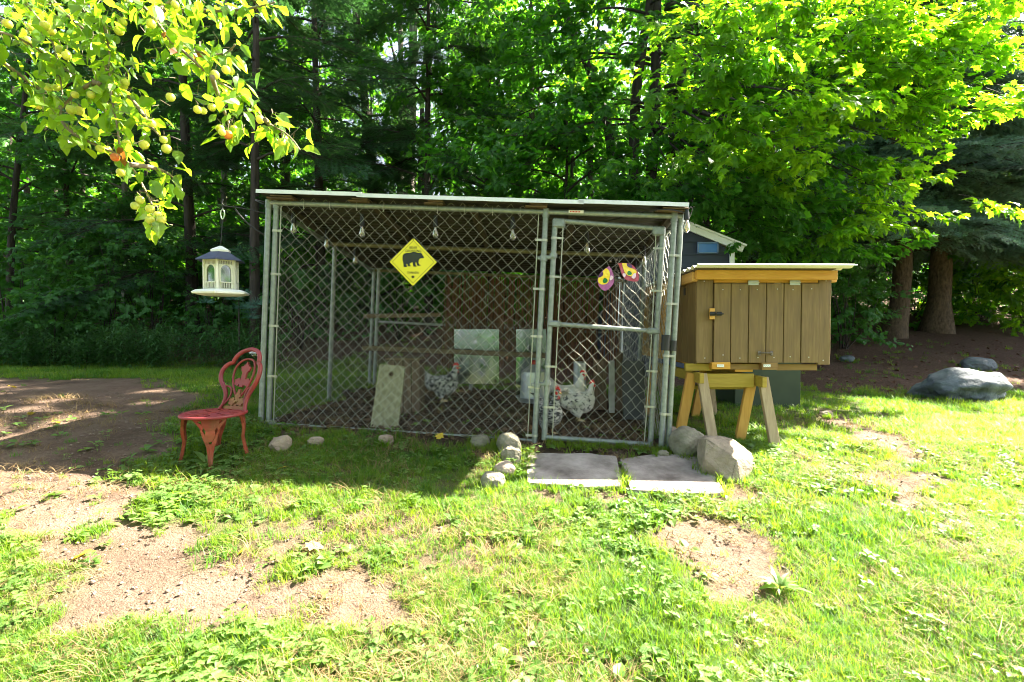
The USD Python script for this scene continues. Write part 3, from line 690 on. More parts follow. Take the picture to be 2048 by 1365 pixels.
wing([(1234, 527), (1250, 527), (1264, 531), (1272, 540), (1277, 552), (1276, 562), (1262, 563), (1250, 559), (1242, 546)], red_g,
     [([(1243, 528), (1252, 528), (1262, 537), (1272, 543), (1270, 550), (1254, 551), (1247, 541)], yel_g, 'sunflower'), ([(1253, 529), (1263, 532), (1263, 536), (1256, 535)], eye_g, 'flower_eye'), ([(1254, 546), (1259, 543), (1263, 549), (1257, 551)], grn_g, 'leaf_spray'), ([(1245, 548), (1251, 550), (1248, 556)], wht_g, 'highlight_dot'), ([(1262, 555), (1271, 549), (1269, 557)], wht_g, 'highlight_dot')], 'red edged upper wing with a yellow sunflower')
dark_w = M('rusty_wire', (0.10, 0.08, 0.06), (0.2, 0.17, 0.14), rough=0.6, metallic=0.4, scale=30)
mb = MB()
for c, rr in (((1232, 545), 7), ((1234, 556), 8), ((1236, 566), 6)):
    t = np.linspace(0, 4 * np.pi, 26); c2 = px(*c)
    mb.tube(np.stack([bc[0] + c2[0] + rr * .0038 * np.cos(t) * (.4 + .6 * t / 12.6), bc[1] - .01 + 0 * t, bc[2] + c2[1] + rr * .0038 * np.sin(t) * (.4 + .6 * t / 12.6)], 1), 0.0017, 4)
for tip in ((1220, 524), (1232, 521)):
    a, m_, e = px(1231, 540), px(tip[0] + 6, tip[1] - 8), px(*tip)
    mb.tube(spline([(bc[0] + q[0], bc[1] - .01, bc[2] + q[1]) for q in (a, m_, e)], 10), 0.0017, 4)
    mb.add(moved(trimesh.creation.icosphere(1, 0.009), (bc[0] + e[0], bc[1] - .01, bc[2] + e[1])))
obj('wire_body', mb, dark_w, bf, smooth=True)

# ---------------------------------------------------------------- solar lamp on the corner post behind the chair
c = P(511, 708, 4.1)
sl = thing('solar_light', 'small silver solar lamp fixed to the corner post behind red chair', 'solar lamp', c)
obj('lamp_cap', moved(lathe([(0.045, 0), (0.05, 0.008), (0.035, 0.024), (0.012, 0.032)], 20), c), M('silver_plastic', (0.5, 0.52, 0.54), rough=0.25, metallic=0.6), sl, smooth=30)
obj('lamp_glass', moved(lathe([(0.018, -.03), (0.03, -.02), (0.036, 0)], 16), c), bulb_g, sl, smooth=True)
obj('bracket', bar(c + (0.0, 0.01, 0.005), c + (0.06, 0.01, 0.005), 0.012, 0.01), black, sl)

# ---------------------------------------------------------------- inside the run
def floor(u, y): return onground(u, y)
reed_m = M('reed', (0.06, 0.026, 0.010), (0.19, 0.09, 0.04), rough=0.75, scale=14, stretch=(8, 8, 0.5))
rs = thing('reed_screen', 'brown reed screen tied inside the back of the run', 'screen', Q(2.0, PD - .06, 0.3))
rg = np.random.default_rng(5); mb = MB(); u = 0.98
A, B, RR = [], [], []
while u < PW - 0.02:
    if rg.random() > 0.05:
        t0, t1 = rg.normal(0, 0.006, 2); top = float(roofh(PD)) - 0.06 + rg.normal(0, .02)
        dd = PD - 0.06 + rg.normal(0, .006)
        A.append(Q(u + t0, dd, 0.40 + rg.normal(0, .05))); B.append(Q(u + t1, dd, top)); RR.append(rg.uniform(0.0045, 0.0075))
    u += rg.uniform(0.0105, 0.0155)
obj('reeds', segs(A, B, RR, 5), reed_m, rs, smooth=True, kind='stuff')
for h in (0.55, 0.95, 1.35): obj('binding_wire', MB().tube(Q(np.linspace(0.98, PW - .02, 12), PD - .071, h + .006 * np.sin(np.arange(12.))), 0.0022, 4), dark_w, rs)

mirror_m = usdkit.material(stage, '/World/Looks/mirror', {'g': ('geometry', {}), 'n': ('noise_texture', dict(scale=9.0, detail=5.0)), 'r': ('map_range', dict(from_min=0.35, from_max=0.8, to_min=0.05, to_max=0.28)),
    'p': ('principled_bsdf', dict(base_color=(0.30, 0.33, 0.34), metallic=1.0))}, [('g.position', 'n.vector'), ('n.fac', 'r.value'), ('r.result', 'p.roughness')], surface='p.BSDF')
def mirror(u0, u1, v0, v1, y, lean, label):
    a, b = P(u0, v1, y), P(u1, v0, y + lean)
    c = (a + b) / 2
    zv = np.array([0, b[1] - a[1], b[2] - a[2]]); H = np.linalg.norm(zv); zv /= H
    t = thing('mirror', label, 'mirror', a, group=None)
    R = np.stack([[1, 0, 0], np.cross(zv, [1, 0, 0]), zv], 1)
    obj('glass', cbox(c, (b[0] - a[0], 0.006, H), R), mirror_m, t)
    obj('backing', cbox(c + R[:, 1] * 0.010, (b[0] - a[0] + .01, 0.012, H + .01), R), old_wood, t)
mirror(908, 998, 659, 768, 6.05, 0.02, 'square mirror panel leaning behind the perch below the reed screen')
mirror(1032, 1092, 659, 800, 5.9, 0.02, 'tall mirror panel behind the galvanized bucket in the run')
perch_m = M('perch_wood', (0.07, 0.05, 0.026), (0.18, 0.13, 0.07), rough=0.85, scale=7, stretch=(0.8, 8, 8), bump=0.004)
for (ua, va, ya), (ub, vb, yb), w, lab in (((728, 633, 5.9), (882, 630, 5.9), 0.05, 'upper perch board across the back of the run'), ((725, 696, 5.6), (1095, 712, 5.6), 0.055, 'long lower perch board crossing before the mirrors')):
    obj('perch', bar(P(ua, va, ya), P(ub, vb, yb), 0.05, w, bevel=0.006), perch_m, label=lab, cat='perch')
bd = thing('leaning_board', 'pale weathered board with a knot hole leaning inside the front mesh', 'board', G(770, 863))
y0 = 4.12
b0, b1, t0, t1 = P(742, 865, y0), P(795, 863, y0 - .02), P(760, 727, y0 + .28), P(812, 738, y0 + .27)
nrm = np.cross(b1 - b0, t0 - b0); nrm /= np.linalg.norm(nrm)
Xb = (b1 - b0 + t1 - t0); Wb = np.linalg.norm(Xb) / 2; Xb /= 2 * Wb; Zb = (t0 + t1 - b0 - b1) / 2; Hb = np.linalg.norm(Zb); Zb /= Hb
shape = sbox(-Wb / 2, 0, Wb / 2, Hb).buffer(-.02).buffer(.02).difference(Point(0, Hb - .085).buffer(0.016))
board_m = M('whitewashed_board', (0.16, 0.15, 0.085), (0.34, 0.32, 0.21), rough=0.8, scale=7, stretch=(6, 6, 1.2), bump=0.003)
obj('plank', place(extrude(shape, 0.02), (b0 + b1) / 2, Xb, Zb, nrm), board_m, bd)
obj('hole_rim', place(extrude(Point(0, Hb - .085).buffer(.021).difference(Point(0, Hb - .085).buffer(.012)), 0.026), (b0 + b1) / 2 - nrm * .003, Xb, Zb, nrm), old_wood, bd)
cr = thing('wooden_crate', 'rough brown plank crate standing behind the pale leaning board', 'crate', floor(805, 4.75))
q = floor(806, 4.72); dark_wood = M('dark_board_wood', (0.07, 0.05, 0.03), (0.17, 0.12, 0.075), rough=0.9, scale=8, stretch=(7, 7, 0.8), bump=0.004)
for k in range(4): obj('plank', cbox(q + (-.115 + .077 * k, 0.006 * (k % 2), .24), (.072, .022, .50 + .012 * (k % 3)), bevel=.004), dark_wood, cr)
for k in range(2): obj('side_board', cbox(q + (-.145 + .29 * k, .14, .23), (.022, .25, .46), bevel=.004), dark_wood, cr)
obj('top_board', cbox(q + (0, .13, .505), (.33, .30, .024), bevel=.005), perch_m, cr)

bucket_m = M('galvanized_bucket', (0.36, 0.39, 0.40), (0.52, 0.55, 0.56), rough=0.35, metallic=0.7, scale=9)
q = floor(1068, 5.0); q[2] = P(1068, 803, 5.0)[2]
bk = thing('poultry_drinker', 'galvanized poultry drinker standing left of the gate hinge post', 'drinker', q)
obj('tank', moved(lathe([(0.135, .03), (0.14, .04), (0.125, .30), (0.115, .31), (0.04, .37)], 28), q), bucket_m, bk, smooth=30)
obj('trough', moved(lathe([(0.15, 0), (0.185, .05), (0.18, .052), (0.145, .012)], 28), q), bucket_m, bk, smooth=30)
obj('knob', moved(lathe([(0.012, .36), (0.03, .375), (0.03, .40), (0.01, .415)], 14), q), M('red_plastic', (0.22, 0.02, 0.015), rough=0.4), bk, smooth=30)
q = floor(1160, 5.75); q[2] = P(1160, 765, 5.75)[2] - .2
fd = thing('hanging_feeder', 'shiny tin feed tube hanging behind the white hen', 'feeder', q)
obj('tin_tube', moved(lathe([(0.072, .10), (0.072, .43), (0.066, .435)], 24), q), bucket_m, fd, smooth=30)
obj('feed_pan', moved(lathe([(0.08, .06), (0.115, .11), (0.11, .112), (0.075, .075)], 24), q), bucket_m, fd, smooth=30)
obj('hanging_wire', MB().tube([q + (0, 0, .43), q + (0, 0, 1.5)], 0.002, 4), dark_w, fd)
def slab(u0, u1, v0, v1, y, th, mat, name, label, lean=0.06):
    a, b = P(u0, v1, y), P(u1, v0, y); a[2] = min(a[2], gz(a[0], y) + .02)
    H = b[2] - a[2]; up = np.array([0, lean, H]); up /= np.linalg.norm(up)
    R = np.stack([[1, 0, 0], np.cross(up, [1, 0, 0]), up], 1)
    return obj(name, cbox((a + b) / 2 * [1, 1, 1] + (0, lean / 2, 0), (b[0] - a[0], th, H), R, 0.006), mat, label=label, cat='board')
slab(1246, 1292, 722, 830, 4.75, 0.03, M('slate_board', (0.035, 0.037, 0.036), (0.06, 0.062, 0.058), rough=0.8, scale=8), 'dark_board', 'dark slate coloured board leaning inside beside the gate')
slab(1188, 1214, 720, 800, 5.3, 0.03, dark_wood, 'wooden_board', 'upright brown plank behind the hens')
slab(1218, 1230, 722, 788, 5.2, 0.02, M('pale_strip_wood', (0.25, 0.25, 0.22), (0.4, 0.4, 0.36), rough=0.8, scale=9), 'pale_board', 'narrow pale board stuck upright behind the hens', 0.02)
slab(1232, 1246, 705, 800, 5.4, 0.04, dark_wood, 'wooden_board', 'dark timber upright between pale strip and slate board', 0.02)
# ---------------------------------------------------------------- hens
def hull_chain(j):
    """j: [(point, radius), ...] pairs of joints hulled"""
    ms = []
    for a, b in j:
        s = []
        for p, r in (a, b):
            s.append(manifold3d.Manifold.sphere(r if np.isscalar(r) else 1.0, 20).scale((1, 1, 1) if np.isscalar(r) else tuple(r)).translate(tuple(p)))
        ms.append(manifold3d.Manifold.batch_hull(s))
    return manifold3d.Manifold.batch_boolean(ms, manifold3d.OpType.Add)
def speckle(name, c1, c2, lo, hi, scale, stretch=(1, 1, 1)):
    return usdkit.material(stage, '/World/Looks/' + name, {'g': ('geometry', {}), 'm': ('mapping', dict(scale=stretch)), 'n': ('noise_texture', dict(scale=scale, detail=3.0, distortion=0.6)), 'n2': ('noise_texture', dict(scale=scale * 4, detail=3.0)),
        'r': ('rgb_ramp', dict(ramp=[(lo, c1), (hi, c2)])), 'b': ('bump', dict(strength=1.0, distance=0.006)), 'p': ('principled_bsdf', dict(roughness=0.75, sheen_weight=0.2))},
        [('g.position', 'm.vector'), ('m.vector', 'n.vector'), ('g.position', 'n2.vector'), ('n.fac', 'r.fac'), ('r.color', 'p.base_color'), ('n2.fac', 'b.height'), ('b.normal', 'p.normal')], surface='p.BSDF')
comb_m = M('comb_red', (0.45, 0.015, 0.015), (0.6, 0.04, 0.03), rough=0.5, scale=60)
beak_m = M('beak_horn', (0.45, 0.32, 0.12), rough=0.5)
leg_m = M('hen_leg', (0.40, 0.28, 0.14), (0.5, 0.38, 0.2), rough=0.6, scale=60)
eye_m = M('hen_eye', (0.02, 0.01, 0.008), rough=0.1)
def hen(label, loc, yaw, mat, s=1.0, neck=1.0, head_turn=0.0, tailmat=None):
    h = thing('hen', label, 'hen', loc)
    nz = 0.30 * neck + .02
    hx = 0.135
    ch = [(((-.10, 0, .19), (.085, .075, .08)), ((.04, 0, .175), (.115, .095, .105))),
          (((.04, 0, .175), (.115, .092, .10)), ((.09, 0, .205), (.075, .07, .085))),
          (((.085, 0, .215), (.062, .055, .07)), ((.125, 0, nz - .03), (.034, .032, .036))),
          (((.125, 0, nz - .03), .034), ((hx + .005, 0, nz + .02), (.031, .026, .028))),
          (((-.12, 0, .21), (.06, .045, .06)), ((-.22, 0, .315), (.030, .014, .035))),
          (((-.12, 0, .23), (.05, .04, .05)), ((-.235, 0, .265), (.025, .010, .025))),
          (((-.02, .035, .11), (.06, .04, .06)), ((-.01, .04, .065), (.028, .026, .028))),
          (((-.02, -.035, .11), (.06, .04, .06)), ((-.01, -.04, .065), (.028, .026, .028)))]
    m = hull_chain(ch).refine_to_length(0.014)
    q = m.to_mesh(); tm = trimesh.Trimesh(q.vert_properties[:, :3], q.tri_verts, process=True)
    trimesh.smoothing.filter_taubin(tm, iterations=12)
    v = np.array(tm.vertices); n = np.array(tm.vertex_normals)
    v = v + n * (0.006 * (meshkit.noise(v * 60, 4) - .5))[:, None]
    def head(w):                                       # the head turns about the neck
        w = np.array(w, float); k = sm(nz - .06, nz, w[:, 2]); a = head_turn * k
        x, y = w[:, 0] - .125, w[:, 1]
        return np.stack([.125 + x * np.cos(a) - y * np.sin(a), x * np.sin(a) + y * np.cos(a), w[:, 2]], 1)
    f = np.array(tm.faces)
    def W(w): 
        o, _ = moved((np.asarray(w) * s, f), loc, 1.0, yaw); return o
    body = obj('body', (W(head(v)), f), mat, h, smooth=True)
    def add(nm, mesh, mt, hd=True):
        w, ff = vf(mesh); w = head(w) if hd else w
        o, _ = moved((w * s, ff), loc, 1.0, yaw); return obj(nm, (o, ff), mt, h, smooth=40)
    zt = nz + .02
    cp = Polygon([(-.03, -.006), (-.034, .012), (-.022, .010), (-.018, .030), (-.006, .018), (.002, .036), (.010, .018), (.020, .030), (.022, .010), (.032, .012), (.034, -.004)])
    add('comb', place(extrude(cp, .008), (hx + .004, .004, zt + .024), np.array([1., 0, 0]), np.array([0, 0, 1.]), np.array([0, -1., 0])), comb_m)
    fc = MB()
    for sg in (-1, 1):
        fc.add(moved((trimesh.creation.icosphere(2, 1).vertices * [.017, .006, .016], trimesh.creation.icosphere(2, 1).faces), (hx + .014, sg * .022, zt - .002)))
        fc.add(moved((trimesh.creation.icosphere(2, 1).vertices * [.009, .005, .022], trimesh.creation.icosphere(2, 1).faces), (hx + .022, sg * .008, zt - .036)))
    add('wattle', fc, comb_m)
    ey_ = MB()
    for sg in (-1, 1): ey_.add(moved(trimesh.creation.icosphere(1, .0048), (hx + .014, sg * .0275, zt + .004)))
    add('eye', ey_, eye_m)
    add('beak', tube([(hx + .026, 0, zt), (hx + .045, 0, zt - .003), (hx + .058, 0, zt - .009)], [.012, .008, .001], 8), beak_m)
    for sg in (-1, 1):
        lg = MB().tube([(-.012, sg * .04, .085), (0, sg * .04, .045), (-.004, sg * .04, .008)], [.011, .008, .008], 8)
        for a in (-.5, 0, .5): lg.tube([(-.004, sg * .04, .008), (.05 * math.cos(a) * .6, sg * .04 + .05 * math.sin(a) * .6, .006), (.055 * math.cos(a), sg * .04 + .055 * math.sin(a), .003)], [.007, .005, .002], 6)
        lg.tube([(-.004, sg * .04, .008), (-.03, sg * .04, .004)], [.006, .002], 6)
        add('leg', lg, leg_m, False)
    if tailmat is None: tailmat = mat
    tf = MB()
    rg = np.random.default_rng(int(loc[0] * 1000) % 997)
    for k in range(9):
        a = -0.5 + k * .125
        lf = ovate(.13, .022, .3, .15, 4)
        tf.add(put(lf, euler(np.pi + a * .35, 0.55 + .5 * rg.random(), rg.normal(0, .6)), np.array([-.165, a * .03, .245 + .004 * k])))
    for sg in (-1, 1):
        for k in range(5):
            tf.add(put(ovate(.15 - .014 * k, .034, .25, .1, 4), euler(np.pi - sg * .10, -.10 - .10 * k + .1, sg * 1.35), np.array([.055 - .012 * k, sg * .095, .215 - .016 * k])))
    w, ff = tf.vf(); o, _ = moved((w * s, ff), loc, 1.0, yaw); obj('feather', (o, ff), tailmat, h, smooth=False)
    return h
f_speck = speckle('speckled_feather', (0.025, 0.025, 0.028), (0.55, 0.52, 0.45), 0.34, 0.47, 34)
f_dark = speckle('mottled_grey_feather', (0.02, 0.02, 0.022), (0.46, 0.45, 0.42), 0.42, 0.56, 34)
f_white = speckle('cream_feather', (0.52, 0.48, 0.38), (0.72, 0.69, 0.60), 0.3, 0.6, 12)
f_bar = speckle('barred_feather', (0.014, 0.014, 0.015), (0.30, 0.29, 0.27), 0.46, 0.54, 26, (1, 1, 3))
q = G(1157, 842); q[2] -= .0
hen('white hen with black speckles and red comb standing behind the gate', q, 0.15, f_speck, 0.98, 1.0, 0.5)
q = onground(1140, 5.05); q[2] = P(1140, 822, 5.05)[2]
hen('cream white hen with tall neck behind the speckled hen', q, -0.1, f_white, 0.95, 1.16, -.3)
q = G(1097, 868)
hen('dark barred hen with bright red comb half behind the gate post', q, -1.1, f_bar, 0.95, 1.12, .2)
q = onground(885, 5.15); q[2] = P(885, 803, 5.15)[2]
hen('grey mottled hen in the shade before the square mirror', q, 0.1, f_dark, 0.98, 1.05, .1)

# ---------------------------------------------------------------- bistro chair
FA = math.radians(249)
KS = 0.95
c0 = P(428, 826, 3.35); zg = c0[2] - .375 * KS
cast = usdkit.material(stage, '/World/Looks/faded_red_cast_iron', {'g': ('geometry', {}), 'n': ('noise_texture', dict(scale=11.0, detail=8.0, roughness=0.7)), 'n2': ('noise_texture', dict(scale=4.0, detail=4.0)),
    'r': ('rgb_ramp', dict(ramp=[(0.3, (0.24, 0.017, 0.012)), (0.58, (0.19, 0.024, 0.018)), (0.75, (0.10, 0.036, 0.017))])), 'r2': ('rgb_ramp', dict(ramp=[(0.42, (0, 0, 0)), (0.65, (1, 1, 1))])), 'm': ('mix', dict(color2=(0.19, 0.022, 0.040))),
    'b': ('bump', dict(strength=0.6, distance=0.004)), 'p': ('principled_bsdf', dict(roughness=0.55))}, [('g.position', 'n.vector'), ('g.position', 'n2.vector'), ('n.fac', 'r.fac'), ('n2.fac', 'r2.fac'), ('r2.color', 'm.fac'), ('r.color', 'm.color1'), ('m.color', 'p.base_color'), ('n.fac', 'b.height'), ('b.normal', 'p.normal')], surface='p.BSDF')
rusty = M('rusty_cast_iron', (0.22, 0.12, 0.04), (0.20, 0.04, 0.025), rough=0.7, scale=14, bump=0.004, bscale=50)
legm = M('rusty_red_leg', (0.25, 0.022, 0.010), (0.15, 0.052, 0.020), rough=0.65, scale=8, bump=0.003, bscale=60)
chair = thing('garden_chair', 'faded red cast iron bistro chair with scrolled back beside the run', 'chair', (c0[0], c0[1], zg))
CH0 = np.array([c0[0], c0[1], zg])
def cobj(n_, m_, t_, p_, **k_):
    v_, f_ = vf(m_); return obj(n_, (CH0 + (v_ - CH0) * KS, f_), t_, p_, **k_)
fw = np.array([math.cos(FA), math.sin(FA), 0]); sd = np.array([-fw[1], fw[0], 0]); up = np.array([0, 0, 1.0])
RS = 0.205; cc = np.array([c0[0], c0[1], zg])
seat = Point(0, 0).buffer(RS, 32)
holes = []
for k in range(10):
    a = k * 2 * np.pi / 10
    holes.append(affinity.rotate(affinity.translate(affinity.scale(Point(0, 0).buffer(1), .036, .017), .145, 0), math.degrees(a), origin=(0, 0)))
for k in range(6):
    a = k * 60 + 15
    holes.append(affinity.rotate(affinity.translate(affinity.scale(Point(0, 0).buffer(1), .030, .013), .075, .0), a, origin=(0, 0)))
holes.append(Point(0, 0).buffer(.018))
for k in range(10):
    a = math.radians(k * 36 + 18); holes.append(Point(.178 * math.cos(a), .178 * math.sin(a)).buffer(.010))
seatp = seat.difference(shapely.union_all(holes))
cobj('seat', place(extrude(seatp, .012), cc + up * .365, fw, sd, up), cast, chair)
cobj('seat_rim', MB().tube([cc + up * .369 + fw * RS * math.cos(a) + sd * RS * math.sin(a) for a in np.linspace(0, 2 * np.pi, 41)], .010, 8, False), cast, chair, smooth=True)
bu = up * math.cos(.36) - fw * math.sin(.36); bo = cc + up * .375 - fw * .165
def BK(s, t, o=0.0):
    t = t * 1.07
    return bo + sd * s + bu * t + np.cross(sd, bu) * o - fw * 0.05 * (abs(s) / .2) ** 2 * -1
half = [(.135, -.01), (.108, .05), (.120, .12), (.168, .19), (.190, .25), (.172, .31), (.128, .335), (.118, .375), (.080, .415), (.035, .43)]
left_ = np.array(half); full = np.vstack([left_, [[0, .435]], left_[::-1] * [-1, 1]])
cur = spline(full[:7], 22)
path = np.vstack([cur, spline(full[6:15], 30)[1:], spline(full[14:], 22)[1:]])
cobj('back_frame', MB().tube([BK(*q) for q in path], np.r_[np.linspace(.012, .0165, 10), np.full(len(path) - 20, .0165), np.linspace(.0165, .012, 10)], 8), cast, chair, smooth=True)
inner = spline([(.03, .10), (.075, .17), (.098, .25), (.085, .32), (.045, .355), (0, .362), (-.045, .355), (-.085, .32), (-.098, .25), (-.075, .17), (-.03, .10)], 44)
cobj('inner_loop', MB().tube([BK(*q) for q in inner], .0085, 6), cast, chair, smooth=True)
for sg in (-1, 1):
    sc2 = spline([(.118 * sg, .02), (.085 * sg, .06), (.072 * sg, .11), (.095 * sg, .155), (.128 * sg, .16), (.145 * sg, .145)], 22)
    cobj('scroll', MB().tube([BK(*q) for q in sc2], .0075, 6), cast, chair, smooth=True)
rg = np.random.default_rng(8)
def flower(cx, cy, r, n, dep=.35):
    t = np.linspace(0, 2 * np.pi, 60, endpoint=False); rr = r * (1 - dep + dep * np.abs(np.cos(t * n / 2)))
    return Polygon(np.stack([cx + rr * np.cos(t), cy + rr * np.sin(t)], 1))
mot = shapely.union_all([affinity.scale(Polygon([(cx_ * 1.0, cy_) for cx_, cy_ in lf]), .052, .058, origin=(0, 0))])
mot = shapely.union_all([affinity.translate(mot, 0, .305), sbox(-.02, .19, .02, .29), flower(-.045, .205, .030, 5), flower(.045, .205, .030, 5), sbox(-.06, .19, .06, .212), sbox(-.016, .17, .016, .2)])
cobj('leaf_ornament', place(extrude(mot.buffer(.002), .014), bo + bu * 0 - np.cross(sd, bu) * -.007, sd, bu, -np.cross(sd, bu)), cast, chair)
mot2 = shapely.union_all([flower(0, .10, .030, 6), sbox(-.012, .02, .012, .15), flower(-.042, .055, .034, 5), flower(.042, .055, .034, 5), sbox(-.10, -.004, .10, .022)])
cobj('flower_ornament', place(extrude(mot2.difference(Point(0, .045).buffer(.012)), .016), bo + np.cross(sd, bu) * .008, sd, bu, -np.cross(sd, bu)), rusty, chair, label='rusty yellowish flower ornament low in the back')
def chair_leg(ang):
    a = FA + ang; r = np.array([math.cos(a), math.sin(a), 0]); t = np.array([-r[1], r[0], 0])
    prof = [(.012, 0.0), (.013, .06), (.017, .12), (.024, .17), (.040, .215), (.052, .26), (.060, .30), (.085, .335), (.105, .362)]
    pr = np.array(prof)
    pl = Polygon(np.vstack([pr, pr[::-1] * [-1, 1]]))
    ho = [affinity.scale(Point(sg * .026, .275).buffer(1), .010, .026, origin=(sg * .026, .275)) for sg in (-1, 1)] if False else []
    for sg in (-1, 1):
        ho.append(Polygon([(sg * .030, .255), (sg * .046, .285), (sg * .040, .305), (sg * .026, .28)]))
        ho.append(Polygon([(sg * .05, .325), (sg * .078, .345), (sg * .055, .35)]))
    ho.append(Polygon([(-.010, .205), (.010, .205), (.006, .190), (-.006, .190)]))
    pl = pl.difference(shapely.union_all(ho))
    m = extrude(pl.segmentize(.02), .018); v, f = np.array(m.vertices), np.array(m.faces)
    z = v[:, 1]; rad = RS - .035 + .050 * (1 - z / .362) ** 2.2 + .014 * np.sin(np.clip((z - .2) / .16, 0, 1) * np.pi) + v[:, 2] - .009
    w = cc + r * rad[:, None] + t * v[:, :1] + up * z[:, None]
    cobj('leg', (w, f), legm, chair)
for a in (.78, 2.36, -2.36, -.78): chair_leg(a)

# ---------------------------------------------------------------- gazebo bird feeder
FS = .93; fc = P(443, 592, 4.05); fdr = thing('bird_feeder', 'white gazebo bird feeder with blue roof hanging from a cord', 'bird feeder', fc)
cream = M('cream_plastic', (0.56, 0.55, 0.45), (0.64, 0.63, 0.53), rough=0.45, scale=10)
white_pl = M('white_plastic', (0.74, 0.74, 0.70), (0.80, 0.80, 0.77), rough=0.4, scale=10)
blue_pl = M('blue_roof_plastic', (0.022, 0.030, 0.065), (0.04, 0.05, 0.10), rough=0.5, scale=20)
H6 = [math.radians(-72 + 60 * k) for k in range(6)]
def hexring(r, z): return np.array([(r * math.cos(a), r * math.sin(a), z) for a in H6])
def hexloft(rings):
    v = np.vstack([hexring(r, z) for r, z in rings]); n = len(rings); f = []
    for k in range(n - 1):
        for j in range(6): f.append((k * 6 + j, k * 6 + (j + 1) % 6, (k + 1) * 6 + (j + 1) % 6, (k + 1) * 6 + j))
    f = quads(f); K = len(v); v = np.vstack([v, [0, 0, rings[0][1]], [0, 0, rings[-1][1]]])
    e = [(K, (j + 1) % 6, j) for j in range(6)] + [(K + 1, (n - 1) * 6 + j, (n - 1) * 6 + (j + 1) % 6) for j in range(6)]
    return v * FS + fc, np.vstack([f, e])
obj('tray', hexloft([(.165, .0), (.226, .012), (.232, .026), (.200, .045), (.148, .052)]), white_pl, fdr)
obj('roof', hexloft([(.132, .303), (.196, .296), (.194, .306), (.14, .338), (.075, .378), (.065, .380)]), blue_pl, fdr)
obj('cap', hexloft([(.078, .370), (.082, .392), (.066, .402), (.012, .430)]), white_pl, fdr)
RB = .130
for k in range(6):
    a, b = hexring(RB, 0)[k], hexring(RB, 0)[(k + 1) % 6]
    obj('column', MB().add(cbox(fc + (a + (0, 0, .178)) * FS, (.020, .020, .255 * FS), Rz(np.array(H6[k])), .003)), cream, fdr)
    Xh = (b - a); L = np.linalg.norm(Xh); Xh = Xh / L; Yh = np.array([0, 0, 1.0]); Nh = np.cross(Xh, Yh)
    w = L / 2 - .012
    panel = sbox(-w, .052, w, .300)
    hole = shapely.union_all([sbox(-w * .74, .115, w * .74, .215), affinity.scale(Point(0, 0).buffer(1, 24), w * .74, .060, origin=(0, 0))]) if False else shapely.union_all([sbox(-w * .76, .060, w * .76, .205), affinity.translate(affinity.scale(Point(0, 0).buffer(1, 24), w * .76, .052), 0, .205)])
    slots = [sbox(x - .0035, .262, x + .0035, .292) for x in np.linspace(-w * .85, w * .85, 8)]
    fr_ = panel.difference(shapely.union_all([hole] + slots))
    O = fc + (a + b) / 2 * FS; Xh = Xh * FS; Yh = Yh * FS
    ap = obj('arch', place(extrude(fr_, .008), O - Nh * .004, Xh, Yh, Nh), cream, fdr)
    obj('pane', place(extrude(hole.buffer(.004), .0015), O - Nh * .006, Xh, Yh, Nh), glassy('feeder_glass', (0.62, 0.66, 0.66), 1.4, 0.05, 0.06) if 'feeder_glass' not in _mats else _mats['feeder_glass'], ap)
    bl = MB()
    for x in np.linspace(-w, w, 9)[1:-1]: bl.add(place((cbox((x, .084, .006), (.005, .046, .006))), O, Xh, Yh, Nh))
    bl.add(place(cbox((0, .109, .006), (2 * w, .008, .009)), O, Xh, Yh, Nh))
    obj('railing', bl, cream, ap)
seed_m = M('bird_seed', (0.20, 0.14, 0.06), (0.45, 0.36, 0.2), rough=0.9, scale=90)
obj('seed_tube', moved(lathe([(0.06, .05), (.055, .20), (.03, .29)], 16), fc, FS), seed_m, fdr, smooth=True)
hk = P(445, 427, 4.05)
obj('cord', MB().tube([fc + (0, 0, .43 * FS), hk + (0, 0, -.05)], .0022, 5), black, fdr)
t = np.linspace(0, 2 * np.pi, 25)
cara = np.stack([hk[0] + .016 * np.cos(t) * (1 + .25 * np.sin(t)), hk[1] + 0 * t, hk[2] - .01 + .038 * np.sin(t)], 1)
obj('carabiner', MB().tube(cara, .0042, 6, False), M('green_aluminium', (0.42, 0.52, 0.36), rough=0.3, metallic=0.6), fdr, smooth=True)
arm = obj('bracket_arm', MB().tube(spline([P(447, 398, 4.05), P(446, 410, 4.05), P(462, 414, 4.06), P(500, 420, 4.08), P(533, 428, 4.10)], 24), .0045, 6).tube(spline([P(470, 418, 4.08), P(505, 455, 4.1), P(533, 472, 4.12)], 10), .007, 6).tube(spline([P(446, 412, 4.05), hk + (0, 0, .045), hk + (0.006, 0, .028)], 8), .003, 5), black, label='thin black bracket arm carrying the feeder off the corner post', cat='bracket', smooth=True)

